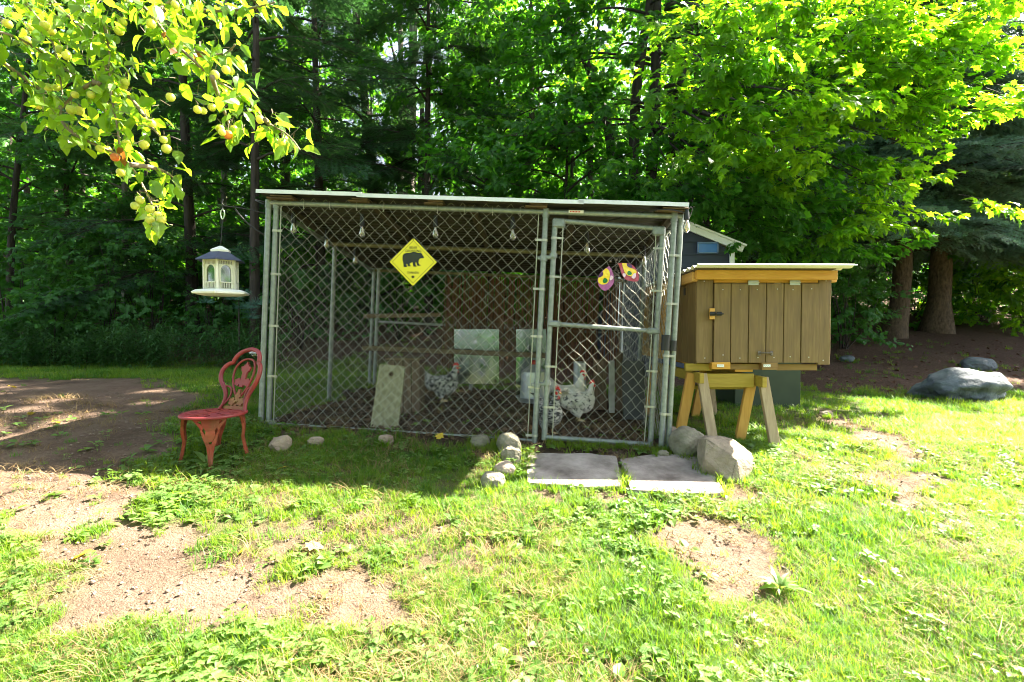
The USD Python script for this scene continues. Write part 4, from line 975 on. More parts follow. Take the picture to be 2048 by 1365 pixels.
# ---------------------------------------------------------------- coop on sawhorses
CY = 4.10
plank_m = usdkit.material(stage, '/World/Looks/olive_stained_board', {'g': ('geometry', {}), 'm': ('mapping', dict(scale=(9, 9, 0.7))), 'n': ('noise_texture', dict(scale=5.0, detail=8.0, roughness=0.65)), 'w': ('noise_texture', dict(scale=2.2, detail=4.0)), 'o': ('object_info', {}),
    'r': ('rgb_ramp', dict(ramp=[(0.25, (0.085, 0.049, 0.010)), (0.55, (0.150, 0.090, 0.020)), (0.8, (0.225, 0.150, 0.042))])), 'h': ('hsv', dict(saturation=0.95)), 'vr': ('map_range', dict(to_min=0.85, to_max=1.25)), 'b': ('bump', dict(strength=0.5, distance=0.003)), 'p': ('principled_bsdf', dict(roughness=0.62))},
    [('g.position', 'm.vector'), ('m.vector', 'n.vector'), ('g.position', 'w.vector'), ('n.fac', 'r.fac'), ('w.fac', 'vr.value'), ('vr.result', 'h.value'), ('r.color', 'h.color'), ('h.color', 'p.base_color'), ('n.fac', 'b.height'), ('b.normal', 'p.normal')], surface='p.BSDF')
pine = M('yellow_pine', (0.44, 0.205, 0.018), (0.56, 0.30, 0.045), rough=0.6, scale=5, stretch=(1.0, 8, 8), bump=0.002)
pine_v = M('yellow_pine_upright', (0.46, 0.22, 0.035), (0.60, 0.34, 0.08), rough=0.6, scale=5, stretch=(8, 8, 0.8), bump=0.002)
grey_w = M('grey_stud', (0.27, 0.19, 0.11), (0.42, 0.32, 0.20), rough=0.75, scale=5, stretch=(8, 8, 0.7), bump=0.003)
treated = M('treated_lumber', (0.27, 0.185, 0.018), (0.38, 0.27, 0.038), rough=0.65, scale=5, stretch=(0.8, 8, 8), bump=0.002)
screw_m = M('screw_head', (0.6, 0.6, 0.58), rough=0.3, metallic=0.8)
hinge_m = M('zinc_hinge', (0.42, 0.45, 0.40), rough=0.4, metallic=0.6)
cx0, cx1 = P(1393, 600, CY)[0], P(1663, 600, CY)[0]
czb, czt = P(1500, 727, CY)[2], P(1500, 566, CY)[2]
CD = 1.55
coop = thing('chicken_coop', 'olive stained plank hen coop with yellow pine trim on sawhorses', 'chicken coop', (cx0, CY, czb))
ue = [1393, 1427, 1461, 1496.5, 1531.5, 1566.5, 1601.5, 1637, 1663]
xe = [P(u, 600, CY)[0] for u in ue]
rg = np.random.default_rng(3)
door = None
for k in range(8):
    st = k in (0, 7)
    zt_ = czt + (.06 if st else -.005); zb_ = czb - (.012 if k == 7 else 0) + (0 if st else .004)
    w = xe[k + 1] - xe[k]; y = CY - (0.0 if st else 0.012) + rg.normal(0, .0015)
    m = cbox(((xe[k] + xe[k + 1]) / 2, y + .010, (zt_ + zb_) / 2), (w - (.006 if not st else .004), .020, zt_ - zb_), None, .0025)
    if st: par = obj('corner_board', m, plank_m, coop)
    elif door is None: door = obj('door', m, plank_m, coop)
    else: obj('door_plank', m, plank_m, door)
    sc3 = MB()
    for zz_ in (zt_ - .05, zb_ + .045):
        sc3.add(moved(lathe([(0.0055, 0), (.005, .002)], 8), (0, 0, 0))) if False else sc3.add(cbox((xe[k] + w * rg.uniform(.4, .62), y - .001, zz_ + rg.normal(0, .006)), (.009, .003, .009), None, .003))
    obj('screw', sc3, screw_m, coop)
obj('door_backing', cbox(((xe[1] + xe[7]) / 2, CY + .022, (czb + czt) / 2), (xe[7] - xe[1] - .01, .012, czt - czb - .02)), dark_wood, door)
for u in (1507, 1590):
    q = P(u, 565, CY - .016)
    obj('hinge', MB().box(q + (0, 0, .008), (.085, .005, .018), None, .002).box(q + (0, 0, -.014), (.085, .005, .018), None, .002).tube([q + (-.045, -.004, -.003), q + (.045, -.004, -.003)], .005, 8), hinge_m, door)
q = P(1424, 628, CY - .018)
bl = obj('latch_block', cbox(q, (.042, .016, .09), None, .002), pine_v, coop)
obj('latch', MB().tube([q + (-.025, -.018, 0), q + (.085, -.018, -.002)], .006, 8).box(q + (0, -.012, 0), (.045, .012, .034), None, .003).box(q + (.055, -.010, 0), (.042, .012, .032), None, .003).tube([q + (.02, -.02, 0), q + (.02, -.045, .0)], .005, 6), black, bl)
q = P(1530.5, 707, CY - .018)
obj('pull_handle', MB().tube(spline([q + (-.048, 0, 0), q + (-.040, -.022, .004), q + (0, -.03, .004), q + (.040, -.022, .004), q + (.048, 0, 0)], 14), .006, 8).box(q + (-.05, -.004, .0), (.024, .006, .038), None, .004).box(q + (.05, -.004, 0), (.024, .006, .038), None, .004), dark_w, door, smooth=30)
# side boards towards the run, the pop door frame, trim
nb = 9; ys = np.linspace(CY + .022, CY + CD, nb + 1)
for k in range(nb):
    if 5 <= k <= 7:                                    # the pop door stands open here
        obj('side_board', cbox((cx0 + .010, (ys[k] + ys[k + 1]) / 2, czb + .06), (.020, ys[1] - ys[0] - .005, .12), None, .002), plank_m, coop); continue
    obj('side_board', cbox((cx0 + .010, (ys[k] + ys[k + 1]) / 2, (czb + czt) / 2 + .015), (.020, ys[1] - ys[0] - .005, czt - czb + .05), None, .002), plank_m, coop)
ya, yb = ys[5] - .12, ys[8] + .12
pf = obj('pop_door_frame', MB().box((cx0 - .03, ya, czb + .35), (.07, .14, .66), None, .004).box((cx0 - .03, yb, czb + .35), (.07, .14, .66), None, .004).box((cx0 - .03, (ya + yb) / 2, czb + .68), (.06, yb - ya + .09, .08), None, .004).box((cx0 - .03, (ya + yb) / 2, czb + .03), (.06, yb - ya + .09, .08), None, .004), pine_v, coop, label='orange pine frame of the hen doorway facing the run')
for k in range(8): obj('far_board', cbox((cx1 - .010, ys[k] * .0 + CY + .02 + (k + .5) * CD / 8, (czb + czt) / 2 + .01), (.020, CD / 8 - .005, czt - czb + .04), None, .002), plank_m, coop)
obj('back_wall', cbox(((cx0 + cx1) / 2, CY + CD + .012, (czb + czt) / 2), (cx1 - cx0, .02, czt - czb + .05)), plank_m, coop)
obj('floor_sheet', cbox(((cx0 + cx1) / 2, CY + CD / 2, czb + .012), (cx1 - cx0 - .045, CD - .03, .018)), dark_wood, coop)
za, zb2 = P(1400, 551, CY)[2], P(1640, 553, CY)[2]
obj('header_beam', bar((cx0 - .02, CY - .035, za), (P(1652, 553, CY)[0] + .06, CY - .035, zb2 + .004), .045, .075, bevel=.003), pine, coop)
obj('door_header', cbox(((xe[1] + xe[7]) / 2, CY + .012, czt + .028), (xe[7] - xe[1] - .008, .024, .055), None, .002), pine, coop)
obj('side_beam', bar((cx0 - .015, CY - .0, za - .01), (cx0 - .015, CY + CD + .05, za - .055), .045, .08, bevel=.003), M('pine_lengthwise', (0.40, 0.21, 0.05), (0.56, 0.34, 0.10), rough=0.6, scale=5, stretch=(8, 0.9, 8)), coop)
obj('side_beam', bar((cx1 + .02, CY - .0, za - .015), (cx1 + .02, CY + CD + .05, za - .06), .045, .08, bevel=.003), _mats['pine_lengthwise'], coop)
for y in (CY + .28, CY + .75):
    obj('black_bracket', MB().box((cx0 - .041, y, za - .025), (.004, .05, .10)).box((cx0 - .002, y, za - .115), (.004, .045, .06)), black, coop)
# ribbed white roof sheet
xr0, xr1 = P(1396, 536, CY - .18)[0], P(1712, 540, CY - .18)[0]
n = 57; d = np.linspace(-.20, CD + .1, n); ph = (d / .115) % 1.0
rib = .022 * np.clip(2.6 - np.abs(ph - .5) * 9, 0, 1)
zr = za + .052 - .028 * (d + .1) + rib
def rsheet(x0, x1):
    v = np.vstack([np.stack([np.full(n, x), CY + d, zr - (x - x0) * .004 - o], 1) for o in (0, .004) for x in (x0, x1)])
    j = np.arange(n - 1); f = [np.stack([j, n + j, n + j + 1, j + 1], 1), np.stack([2 * n + j + 1, 3 * n + j + 1, 3 * n + j, 2 * n + j], 1), np.stack([j + 1, 2 * n + j + 1, 2 * n + j, j], 1), np.stack([n + j, 3 * n + j, 3 * n + j + 1, n + j + 1], 1), [[0, 2 * n, 3 * n, n]], [[n - 1, 2 * n - 1, 4 * n - 1, 3 * n - 1]]]
    return v, quads(np.vstack(f))
obj('roof_sheet', rsheet(xr0, xr1), M('white_roof_metal', (0.66, 0.68, 0.64), (0.74, 0.75, 0.72), rough=0.35, scale=6, metallic=0.1), coop)
obj('roof_deck', cbox(((xr0 + xr1) / 2 - .03, CY + CD / 2 - .02, za + .025), (xr1 - xr0 - .12, CD + .12, .018), np.stack([[1, 0, 0], [0, 1, -.028], [0, .028, 1]], 1)), dark_wood, coop)
# joists and crossbeams below
zj = P(1450, 734, CY)[2]
for (u0, u1, v, dy, mt, hh) in ((1372, 1425, 735, .02, treated, .06), (1424, 1461, 732, -.03, pine, .058), (1461, 1525, 734, .015, M('brown_lumber', (0.18, 0.10, 0.03), (0.26, 0.16, 0.05), rough=0.7, scale=5, stretch=(.8, 8, 8)), .05), (1524, 1556, 733, -.02, _mats['brown_lumber'], .06), (1470, 1506, 739, .03, pine, .045), (1556, 1636, 735, .02, _mats['brown_lumber'], .052)):
    a, b = P(u0, v, CY + dy), P(u1, v + .0, CY + dy)
    obj('joist', cbox(((a[0] + b[0]) / 2, CY + dy + .6 if u1 - u0 < 45 else CY + dy + .03, a[2]), (b[0] - a[0], 1.2 if u1 - u0 < 45 else .04, hh), None, .003), mt, coop)
stick = M('lumber_sticker', (0.66, 0.68, 0.64), (0.74, 0.76, 0.72), rough=0.5, scale=12); inkg = M('faded_green_print', (0.12, 0.26, 0.16), rough=0.6)
for u in (1441, 1534):
    q = P(u, 732, CY - .034)
    s_ = obj('sticker', cbox(q, (.058, .002, .022), bevel=.0005), stick, coop)
    mb = MB()
    for k in range(6): mb.box(q + (-.02 + .008 * k, -.0014, .003 * (-1) ** k), (.005, .0006, .004))
    obj('print', mb, inkg, s_)
# sawhorses
def sawhorse():
    u0 = P(1392, 760, CY + .05)[0]
    t = thing('sawhorse', 'timber sawhorse at the run end under the coop, partly behind the mesh', 'sawhorse', (u0, CY + .05, float(gz(u0, CY + .05))), group='sawhorses under the coop')
    return t, u0
sh, sx = sawhorse()
ztop = P(1400, 748, CY)[2]
def leg(top, foot, mat, nm='leg'):
    return obj(nm, bar(top, foot, .080, .038, up=(0, 1, 0), bevel=.003), mat, sh)
yf_, yb_ = CY + .02, CY + 1.15
zf = lambda x, y: float(gz(x, y)) - .03
leg((sx + .03, yf_ - .005, ztop + .0), (sx + .115, yf_ - .06, zf(sx + .115, yf_)), grey_w)
leg((sx - .03, yf_ + .05, ztop - .0), (sx - .125, yf_ + .07, zf(sx - .125, yf_)), pine_v)
leg((sx + .03, yb_, ztop), (sx + .115, yb_ + .06, zf(sx + .115, yb_)), grey_w)
leg((sx - .03, yb_ - .05, ztop), (sx - .125, yb_ - .03, zf(sx - .125, yb_)), pine_v)
obj('top_beam', cbox((sx, CY + .58, ztop - .03), (.038, 1.32, .085), None, .004), treated, sh)
sh2 = UsdGeom.Xform.Define(stage, '/World/' + numbered('/World', 'sawhorse'))
dx2 = P(1515, 760, CY + .02)[0] - sx
sh2.AddTranslateOp().Set(Gf.Vec3d(float(sx + dx2), CY + .03, float(gz(sx, CY + .05)) - .03))
sh2.GetPrim().GetReferences().AddInternalReference(sh.GetPath()); sh2.GetPrim().SetInstanceable(True)
tag(sh2, 'timber sawhorse in full view under the middle of the coop', 'sawhorse', 'sawhorses under the coop')
cxa, cxb = sx + .03, sx + dx2 - .02
obj('cross_plank', cbox(((cxa + cxb) / 2, CY + .03, P(1460, 762, CY)[2]), (cxb - cxa - .02, .038, .115), None, .004), treated, label='yellow plank spanning between the two sawhorses', cat='plank')
obj('cross_plank', cbox(((cxa + cxb) / 2, CY + .16, P(1460, 776, CY + .1)[2]), (cxb - cxa + .06, .09, .03), None, .004), treated, label='thin yellow batten under the plank between sawhorses', cat='plank')
# dark green board behind
gb0, gb1 = P(1470, 820, 5.75), P(1602, 735, 5.75)
gbm = M('dark_green_paint', (0.020, 0.034, 0.016), (0.03, 0.047, 0.022), rough=0.5, scale=5)
zb_ = float(gz(gb1[0], 5.75)) - .03
gbx = thing('feed_bin', 'dark green painted bin standing on the lawn behind the sawhorses', 'bin', (gb0[0], 5.75, zb_))
obj('front_panel', cbox(((gb0[0] + gb1[0]) / 2, 5.77, (zb_ + gb1[2]) / 2 + .08), (gb1[0] - gb0[0], .03, gb1[2] - zb_ + .16), None, .003), gbm, gbx)
obj('side_panel', cbox((gb1[0] - .016, 6.05, (zb_ + gb1[2]) / 2 + .08), (.03, .52, gb1[2] - zb_ + .16), None, .003), gbm, gbx)
obj('side_panel', cbox((gb0[0] + .016, 6.05, (zb_ + gb1[2]) / 2 + .08), (.03, .52, gb1[2] - zb_ + .16), None, .003), gbm, gbx)
obj('lid', cbox(((gb0[0] + gb1[0]) / 2, 6.03, gb1[2] + .17), (gb1[0] - gb0[0] + .04, .60, .03), None, .003), gbm, gbx)

# ---------------------------------------------------------------- shed behind
SY = 8.0
sx0, sx1 = P(1236, 600, SY)[0], P(1464, 600, SY)[0]
ez_, pk = P(1480, 496, SY), P(1358, 447, SY)
shed_m = M('navy_siding', (0.012, 0.017, 0.030), (0.022, 0.030, 0.046), rough=0.55, scale=4, stretch=(.4, 1, 4))
trim_m = M('white_trim', (0.62, 0.64, 0.62), (0.70, 0.71, 0.69), rough=0.5, scale=5)
zbase = float(gz((sx0 + sx1) / 2, SY)) - .1
shed = thing('garden_shed', 'dark navy shed with white gable trim behind the coop', 'shed', (sx0, SY, zbase))
xp = (sx0 + sx1) / 2; zpk = pk[2] - .10; zev = ez_[2] - .05
slope = (pk[2] - ez_[2]) / (ez_[0] - pk[0])
z = zbase; k = 0
while z < zpk:
    z1 = min(z + .21, zpk - .005)
    hw0 = min((sx1 - sx0) / 2, max(0.03, (zpk + .06 - z) / slope)); hw1 = min((sx1 - sx0) / 2, max(0.0, (zpk + .06 - z1) / slope))
    pl = Polygon([(-hw0, z), (hw0, z), (hw1 + .001, z1), (-hw1 - .001, z1)])
    m = extrude(pl, .02); v = np.array(m.vertices)
    w = np.stack([xp + v[:, 0], SY - v[:, 2] - .012 * (1 - (v[:, 1] - z) / .21), v[:, 1]], 1)
    obj('siding_board', (w, m.faces[:, ::-1]), shed_m, shed); z += .205; k += 1
obj('wall', cbox((xp, SY + 1.1, (zbase + zev) / 2), (sx1 - sx0 - .02, 2.15, zev - zbase)), shed_m, shed)
for sg in (-1, 1):
    e = np.array([xp + sg * ((sx1 - sx0) / 2 + .14), SY - .06, zpk + .10 - slope * ((sx1 - sx0) / 2 + .14)]); p_ = np.array([xp, SY - .06, zpk + .10])
    obj('rake_board', bar(p_, e, .035, .10, up=(0, 0, 1)), trim_m, shed)
    dv = (e - p_) / np.linalg.norm(e - p_); nr = np.cross(dv, [0, 1, 0]); nr *= np.sign(nr[2])
    obj('roof_slope', cbox((p_ + e) / 2 + np.array([0, 1.15, 0]) + nr * .06, (np.linalg.norm(e - p_) + .03, 2.4, .03), np.stack([dv, [0, 1, 0], np.cross(dv, [0, 1, 0])], 1)), trim_m, shed)
    obj('corner_trim', cbox((xp + sg * ((sx1 - sx0) / 2 - .03), SY - .045, (zbase + zev) / 2 + .02), (.075, .03, zev - zbase + .06)), trim_m, shed)
a, b = P(1397, 506, SY - .06), P(1434, 486, SY - .06)
wn = obj('window', MB().box(((a[0] + b[0]) / 2, SY - .06, b[2]), (b[0] - a[0] + .04, .03, .02)).box(((a[0] + b[0]) / 2, SY - .06, a[2]), (b[0] - a[0] + .04, .03, .02)).box((a[0] - .01, SY - .06, (a[2] + b[2]) / 2), (.02, .03, b[2] - a[2])).box((b[0] + .01, SY - .06, (a[2] + b[2]) / 2), (.02, .03, b[2] - a[2])), M('blue_frame', (0.10, 0.16, 0.26), rough=0.4), shed)
obj('pane', cbox(((a[0] + b[0]) / 2, SY - .055, (a[2] + b[2]) / 2), (b[0] - a[0], .012, b[2] - a[2])), M('blue_pane', (0.04, 0.13, 0.33), (0.05, 0.16, 0.38), rough=0.12, spec=0.6), wn)

# ---------------------------------------------------------------- stones
stone_m = usdkit.material(stage, '/World/Looks/field_stone', {'g': ('geometry', {}), 'o': ('object_info', {}), 'n': ('noise_texture', dict(scale=5.0, detail=9.0, roughness=0.7)), 'n2': ('noise_texture', dict(scale=45.0, detail=5.0)), 'n3': ('noise_texture', dict(scale=3.0, detail=4.0)),
    'r': ('rgb_ramp', dict(ramp=[(0.3, (0.095, 0.088, 0.062)), (0.52, (0.17, 0.155, 0.11)), (0.72, (0.27, 0.235, 0.175))])), 'r3': ('rgb_ramp', dict(ramp=[(0.5, (0, 0, 0)), (0.68, (0.75, 0.75, 0.75))])), 'mx': ('mix', dict(color2=(0.065, 0.085, 0.038))), 'b': ('bump', dict(strength=1.0, distance=0.012)), 'p': ('principled_bsdf', dict(roughness=0.85))},
    [('g.position', 'n.vector'), ('g.position', 'n2.vector'), ('g.position', 'n3.vector'), ('n.fac', 'r.fac'), ('n3.fac', 'r3.fac'), ('r.color', 'mx.color1'), ('r3.color', 'mx.fac'), ('mx.color', 'p.base_color'), ('n2.fac', 'b.height'), ('b.normal', 'p.normal')], surface='p.BSDF')
pink_m = M('pinkish_granite', (0.16, 0.115, 0.085), (0.33, 0.26, 0.20), rough=0.85, scale=6, bump=0.012, bscale=30)
bould_m = M('grey_bedrock', (0.040, 0.050, 0.064), (0.15, 0.17, 0.195), rough=0.85, scale=5, bump=0.05, bscale=9)
def stone(u, v0, v1, wpx, label, mat=stone_m, seed=0, depth=0.8, facets=0, y=None, yaw=0.0, lowered=0.25, name='stone', rough=0.5, group=None):
    b = G(u, v1) if y is None else onground(u, y)
    s = b[1] / FPX; w = wpx * s; h = max((v1 - v0) * s * 1.05, .03)
    rg = np.random.default_rng(seed)
    if facets:
        p = rg.normal(size=(facets, 3)); p /= np.linalg.norm(p, axis=1, keepdims=True)
        p = np.sign(p) * np.abs(p) ** .7
        m = trimesh.convex.convex_hull(p); m = trimesh.Trimesh(*trimesh.remesh.subdivide_to_size(m.vertices, m.faces, .16))
        m.merge_vertices(); trimesh.smoothing.filter_taubin(m, iterations=6)
        vv, ff = np.array(m.vertices), np.array(m.faces); vv /= np.abs(vv).max(0)
    else:
        m = trimesh.creation.icosphere(4, 1.0); vv, ff = np.array(m.vertices), np.array(m.faces)
        vv = np.sign(vv) * np.abs(vv) ** .85
    nn = meshkit.fbm(vv * 1.3 + seed * 7.1, 3, seed) - .5
    vv = vv * (1 + rough * nn)[:, None] * (1 + .03 * (meshkit.fbm(vv * 6 + seed, 3, seed) - .5))[:, None]
    vv /= np.abs(vv).max(0)
    vv = vv * [w / 2, w / 2 * depth, h * (0.5 + lowered / 2)]
    c_, s_ = math.cos(yaw), math.sin(yaw)
    vv = np.stack([vv[:, 0] * c_ - vv[:, 1] * s_, vv[:, 0] * s_ + vv[:, 1] * c_, vv[:, 2]], 1)
    c = b + (0, w / 2 * depth * .8, h * (.5 - lowered / 2))
    keepout.append(Point(c[0], c[1]).buffer(w * .42))
    return obj(name, (vv + c, ff), mat, smooth=True if not facets or facets > 25 else 50, label=label, cat='stone' if name == 'stone' else 'boulder', group=group)
stone(555, 876, 905, 44, 'flat topped tan stone by the corner post near the chair', pink_m, 1, facets=14)
stone(770, 873, 892, 32, 'small pale rounded stone at the foot of the front mesh', pink_m, 2)
stone(628, 876, 893, 36, 'low brown stone half buried under the front mesh', pink_m, 12)
stone(960, 874, 896, 44, 'flat grey stone in the sunny patch before the mesh', stone_m, 3)
stone(1018, 870, 912, 52, 'rounded grey stone nearest the gate hinge post, topmost of its row', stone_m, 4)
stone(1022, 894, 932, 44, 'mossy domed stone just below the topmost of its row', stone_m, 5)
stone(1008, 928, 957, 46, 'tan oval stone touching the left flagstone, third in its row', pink_m, 6)
stone(985, 949, 980, 52, 'grey oval stone at the lawn end of the row', stone_m, 7)
stone(1383, 860, 917, 76, 'big rounded mossy boulder beside the latch side of the gate', stone_m, 8, name='boulder', depth=.9)
ang = M('angular_granite', (0.13, 0.105, 0.075), (0.27, 0.225, 0.165), rough=0.9, scale=6, bump=0.015, bscale=30)
gp_ = G(1478, 962); ya_ = gp_[1]
apts = [P(1424, 871, ya_ + .22), P(1412, 878, ya_ + .12), P(1408, 915, ya_ + .06), P(1414, 932, ya_ + .05), P(1462, 966, ya_ - .02), P(1480, 966, ya_ - .02), P(1502, 945, ya_ + .06), P(1508, 916, ya_ + .10), P(1503, 906, ya_ + .16), P(1468, 880, ya_ + .24), P(1445, 873, ya_ + .26), P(1473, 918, ya_ + .02), P(1430, 888, ya_ + .08)]
apts += [q_ + (0, .14, -.03) for q_ in apts] + [np.array([q_[0], q_[1] + .05, float(gz(q_[0], q_[1])) - .05]) for q_ in apts]
am = trimesh.convex.convex_hull(np.array(apts)); am = trimesh.Trimesh(*trimesh.remesh.subdivide_to_size(am.vertices, am.faces, .022)); am.merge_vertices()
trimesh.smoothing.filter_taubin(am, iterations=3)
av = np.array(am.vertices); av = av + np.array(am.vertex_normals) * (.030 * (meshkit.fbm(av * 9, 4, 5) - .5))[:, None]
obj('boulder', (av, am.faces), ang, smooth=35, label='large angular tan boulder at the end of the flagstones', cat='boulder')
keepout.append(Point(gp_[0] - .05, gp_[1] + .15).buffer(.17))
stone(1343, 855, 885, 30, 'small brown stone squeezed between corner post and big boulder', pink_m, 10)
stone(1366, 852, 875, 26, 'little grey stone resting behind the mossy boulder', stone_m, 11)
stone(1329, 903, 917, 26, 'little dark stone at the latch foot of the gate', stone_m, 13)
stone(1968, 742, 803, 178, 'broad blue grey bedrock boulder in spruce shade at the lawn edge', bould_m, 14, name='boulder', depth=.8, lowered=.5, rough=.9)
stone(1975, 716, 742, 66, 'smaller grey boulder above the broad bedrock boulder', bould_m, 15, name='boulder')
stone(1700, 712, 724, 30, 'small grey rock on the needle covered bank', bould_m, 16, name='boulder')
stone(1658, 824, 836, 30, 'flat brown stone where the worn path begins', pink_m, 17)
# flagstones
flag_m = M('grey_flagstone', (0.10, 0.082, 0.070), (0.33, 0.29, 0.265), rough=0.9, scale=5, bump=0.006, bscale=40)
def flag(pts, label, seed):
    w = [G(u, v) for u, v in pts]; c = np.mean(w, 0)
    poly = Polygon([(q[0], q[1]) for q in w]).buffer(-.02).buffer(.02)
    keepout.append(poly.buffer(-.03))
    co = np.array(poly.exterior.segmentize(.03).coords)[:-1]
    co = co + (meshkit.noise(np.stack([co[:, 0] * 14, co[:, 1] * 14, 0 * co[:, 0]], 1), seed) - .5)[:, None] * .018
    m = trimesh.creation.extrude_polygon(Polygon(co).buffer(0), .06, engine='earcut')
    A_ = np.array([[q[0], q[1], 1] for q in w]); pl = np.linalg.lstsq(A_, np.array([q[2] for q in w]), rcond=None)[0]
    v = np.array(m.vertices); v[:, 2] += v[:, 0] * pl[0] + v[:, 1] * pl[1] + pl[2] - .044
    return obj('flagstone', (v, m.faces), flag_m, label=label, cat='flagstone')
flag([(1055, 911), (1175, 913), (1232, 918), (1246, 965), (1242, 980), (1150, 978), (1054, 972)], 'grey flagstone at the hinge side before the gate', 1)
flag([(1240, 922), (1330, 912), (1400, 920), (1442, 975), (1450, 992), (1370, 992), (1262, 985)], 'grey flagstone at the latch side, one corner in sunlight', 2)
# ---------------------------------------------------------------- foliage pieces
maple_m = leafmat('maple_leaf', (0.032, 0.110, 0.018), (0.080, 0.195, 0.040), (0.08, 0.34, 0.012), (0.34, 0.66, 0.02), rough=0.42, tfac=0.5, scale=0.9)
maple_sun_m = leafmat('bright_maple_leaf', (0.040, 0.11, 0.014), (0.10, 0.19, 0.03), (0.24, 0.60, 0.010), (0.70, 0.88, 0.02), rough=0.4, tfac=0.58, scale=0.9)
under_leaf_m = leafmat('understorey_leaf', (0.038, 0.130, 0.030), (0.095, 0.220, 0.060), (0.07, 0.24, 0.02), (0.20, 0.42, 0.03), rough=0.45, tfac=0.45, scale=1.2)
hem_m = leafmat('hemlock_needle', (0.028, 0.085, 0.034), (0.065, 0.155, 0.062), (0.06, 0.20, 0.04), (0.17, 0.36, 0.07), rough=0.5, tfac=0.25, scale=0.8)
spr_m = leafmat('blue_spruce_needle', (0.10, 0.19, 0.135), (0.23, 0.34, 0.26), (0.10, 0.22, 0.12), (0.25, 0.40, 0.22), rough=0.5, tfac=0.25, scale=0.8)
apple_m = leafmat('apple_leaf', (0.050, 0.110, 0.018), (0.12, 0.19, 0.04), (0.28, 0.52, 0.012), (0.66, 0.80, 0.025), rough=0.34, tfac=0.58, spec=0.5, scale=8.0)
apple_dry_m = leafmat('reddish_leaf', (0.18, 0.05, 0.02), (0.30, 0.12, 0.03), (0.4, 0.12, 0.02), (0.6, 0.28, 0.03), tfac=0.45)

def leaf_spray(seed, n=18, length=0.55, L=(0.085, 0.13), kind='maple', droop=0.25):
    rg = np.random.default_rng(seed); mb = MB(); tw = MB()
    t = np.linspace(0, 1, 6); path = np.stack([t * length, 0.03 * np.sin(t * 3 + seed), -droop * length * t ** 2 * .4], 1)
    tw.tube(path, np.linspace(.005, .0018, 6), 4, False)
    for k in range(n):
        s = rg.uniform(.12, 1.0); p = np.array([np.interp(s, t, path[:, c]) for c in range(3)])
        sg = 1 if k % 2 else -1
        l = rg.uniform(*L)
        lf = maple(l, rg.uniform(.05, .35), rg.uniform(.1, .5), .5) if kind == 'maple' else ovate(l, l * .36, rg.uniform(.05, .35), rg.uniform(.1, .5), 4, .02)
        mb.add(put(lf, euler(sg * rg.uniform(.3, 1.5) * (1 - .5 * s), rg.uniform(-.2, .75), rg.normal(0, .4)), p + rg.normal(0, .02, 3)))
    return mb.vf(), tw.vf()
def hemlock_bough(seed, length=1.0, nt=22, nn=13, need=0.05, wid=0.009, bristle=0.25):
    rg = np.random.default_rng(seed); a, b, c, tw = [], [], [], MB()
    t = np.linspace(0, 1, 7); path = np.stack([t * length, .04 * np.sin(3 * t + seed), -.16 * t ** 2 * length], 1)
    tw.tube(path, np.linspace(.009, .002, 7), 4, False)
    for k in range(nt):
        s = .08 + .9 * k / nt; p = np.array([np.interp(s, t, path[:, q]) for q in range(3)])
        sg = 1 if k % 2 else -1; az = sg * rg.uniform(.7, 1.1); l = (.42 * (1 - s) + .10) * length * rg.uniform(.75, 1.1)
        d = np.array([math.cos(az), math.sin(az), rg.uniform(-.35, 0.0)]); d /= np.linalg.norm(d)
        e = np.cross([0, 0, 1.], d); e /= np.linalg.norm(e); up_ = np.cross(d, e)
        tw.segs([p], [p + d * l], .0018, 3)
        for q in np.linspace(.06, 1, nn):
            o = p + d * l * q + up_ * (-.1 * l * q * q)
            for ss in (-1, 1):
                w = d * .45 + e * ss * .9 + up_ * rg.normal(0, bristle); w /= np.linalg.norm(w)
                hl = need * rg.uniform(.7, 1.2)
                a.append(o - d * wid); b.append(o + d * wid); c.append(o + w * hl)
    n = len(a); v = np.concatenate([a, b, c]); f = np.stack([np.arange(n), n + np.arange(n), 2 * n + np.arange(n)], 1)
    return (v, f), tw.vf()
SPR = {}
def protos(kind):
    if kind in SPR: return SPR[kind]
    if kind in ('maple', 'sun'):
        m = maple_m if kind == 'maple' else maple_sun_m
        out = [([(a, m), (b, bark)],) for a, b in (leaf_spray(s) for s in (1, 2, 3, 4))]
    elif kind == 'under':
        out = [([(a, under_leaf_m), (b, bark)],) for a, b in (leaf_spray(s, 16, .5, (.07, .12)) for s in (11, 12, 13))]
    elif kind == 'ovate':
        out = [([(a, under_leaf_m), (b, bark)],) for a, b in (leaf_spray(s, 22, .5, (.06, .10), 'ovate') for s in (21, 22, 23))]
    elif kind == 'hemlock':
        out = [([(a, hem_m), (b, bark)],) for a, b in (hemlock_bough(s) for s in (31, 32, 33))]
    elif kind == 'spruce':
        out = [([(a, spr_m), (b, bark)],) for a, b in (hemlock_bough(s, 1.0, 26, 16, .042, .008, .9) for s in (41, 42, 43))]
    SPR[kind] = out; return out
def crown_instances(parent, kind, pos, az, pitch, roll, scale, rg, name='crown'):
    pos = np.array(pos); n = len(pos)
    R = Rz(np.array(az)) @ Ry(np.array(pitch)) @ Rx(np.array(roll))
    pr = protos(kind)
    return instancer(parent, name, pr, pos, R, np.array(scale), rg.integers(0, len(pr), n))
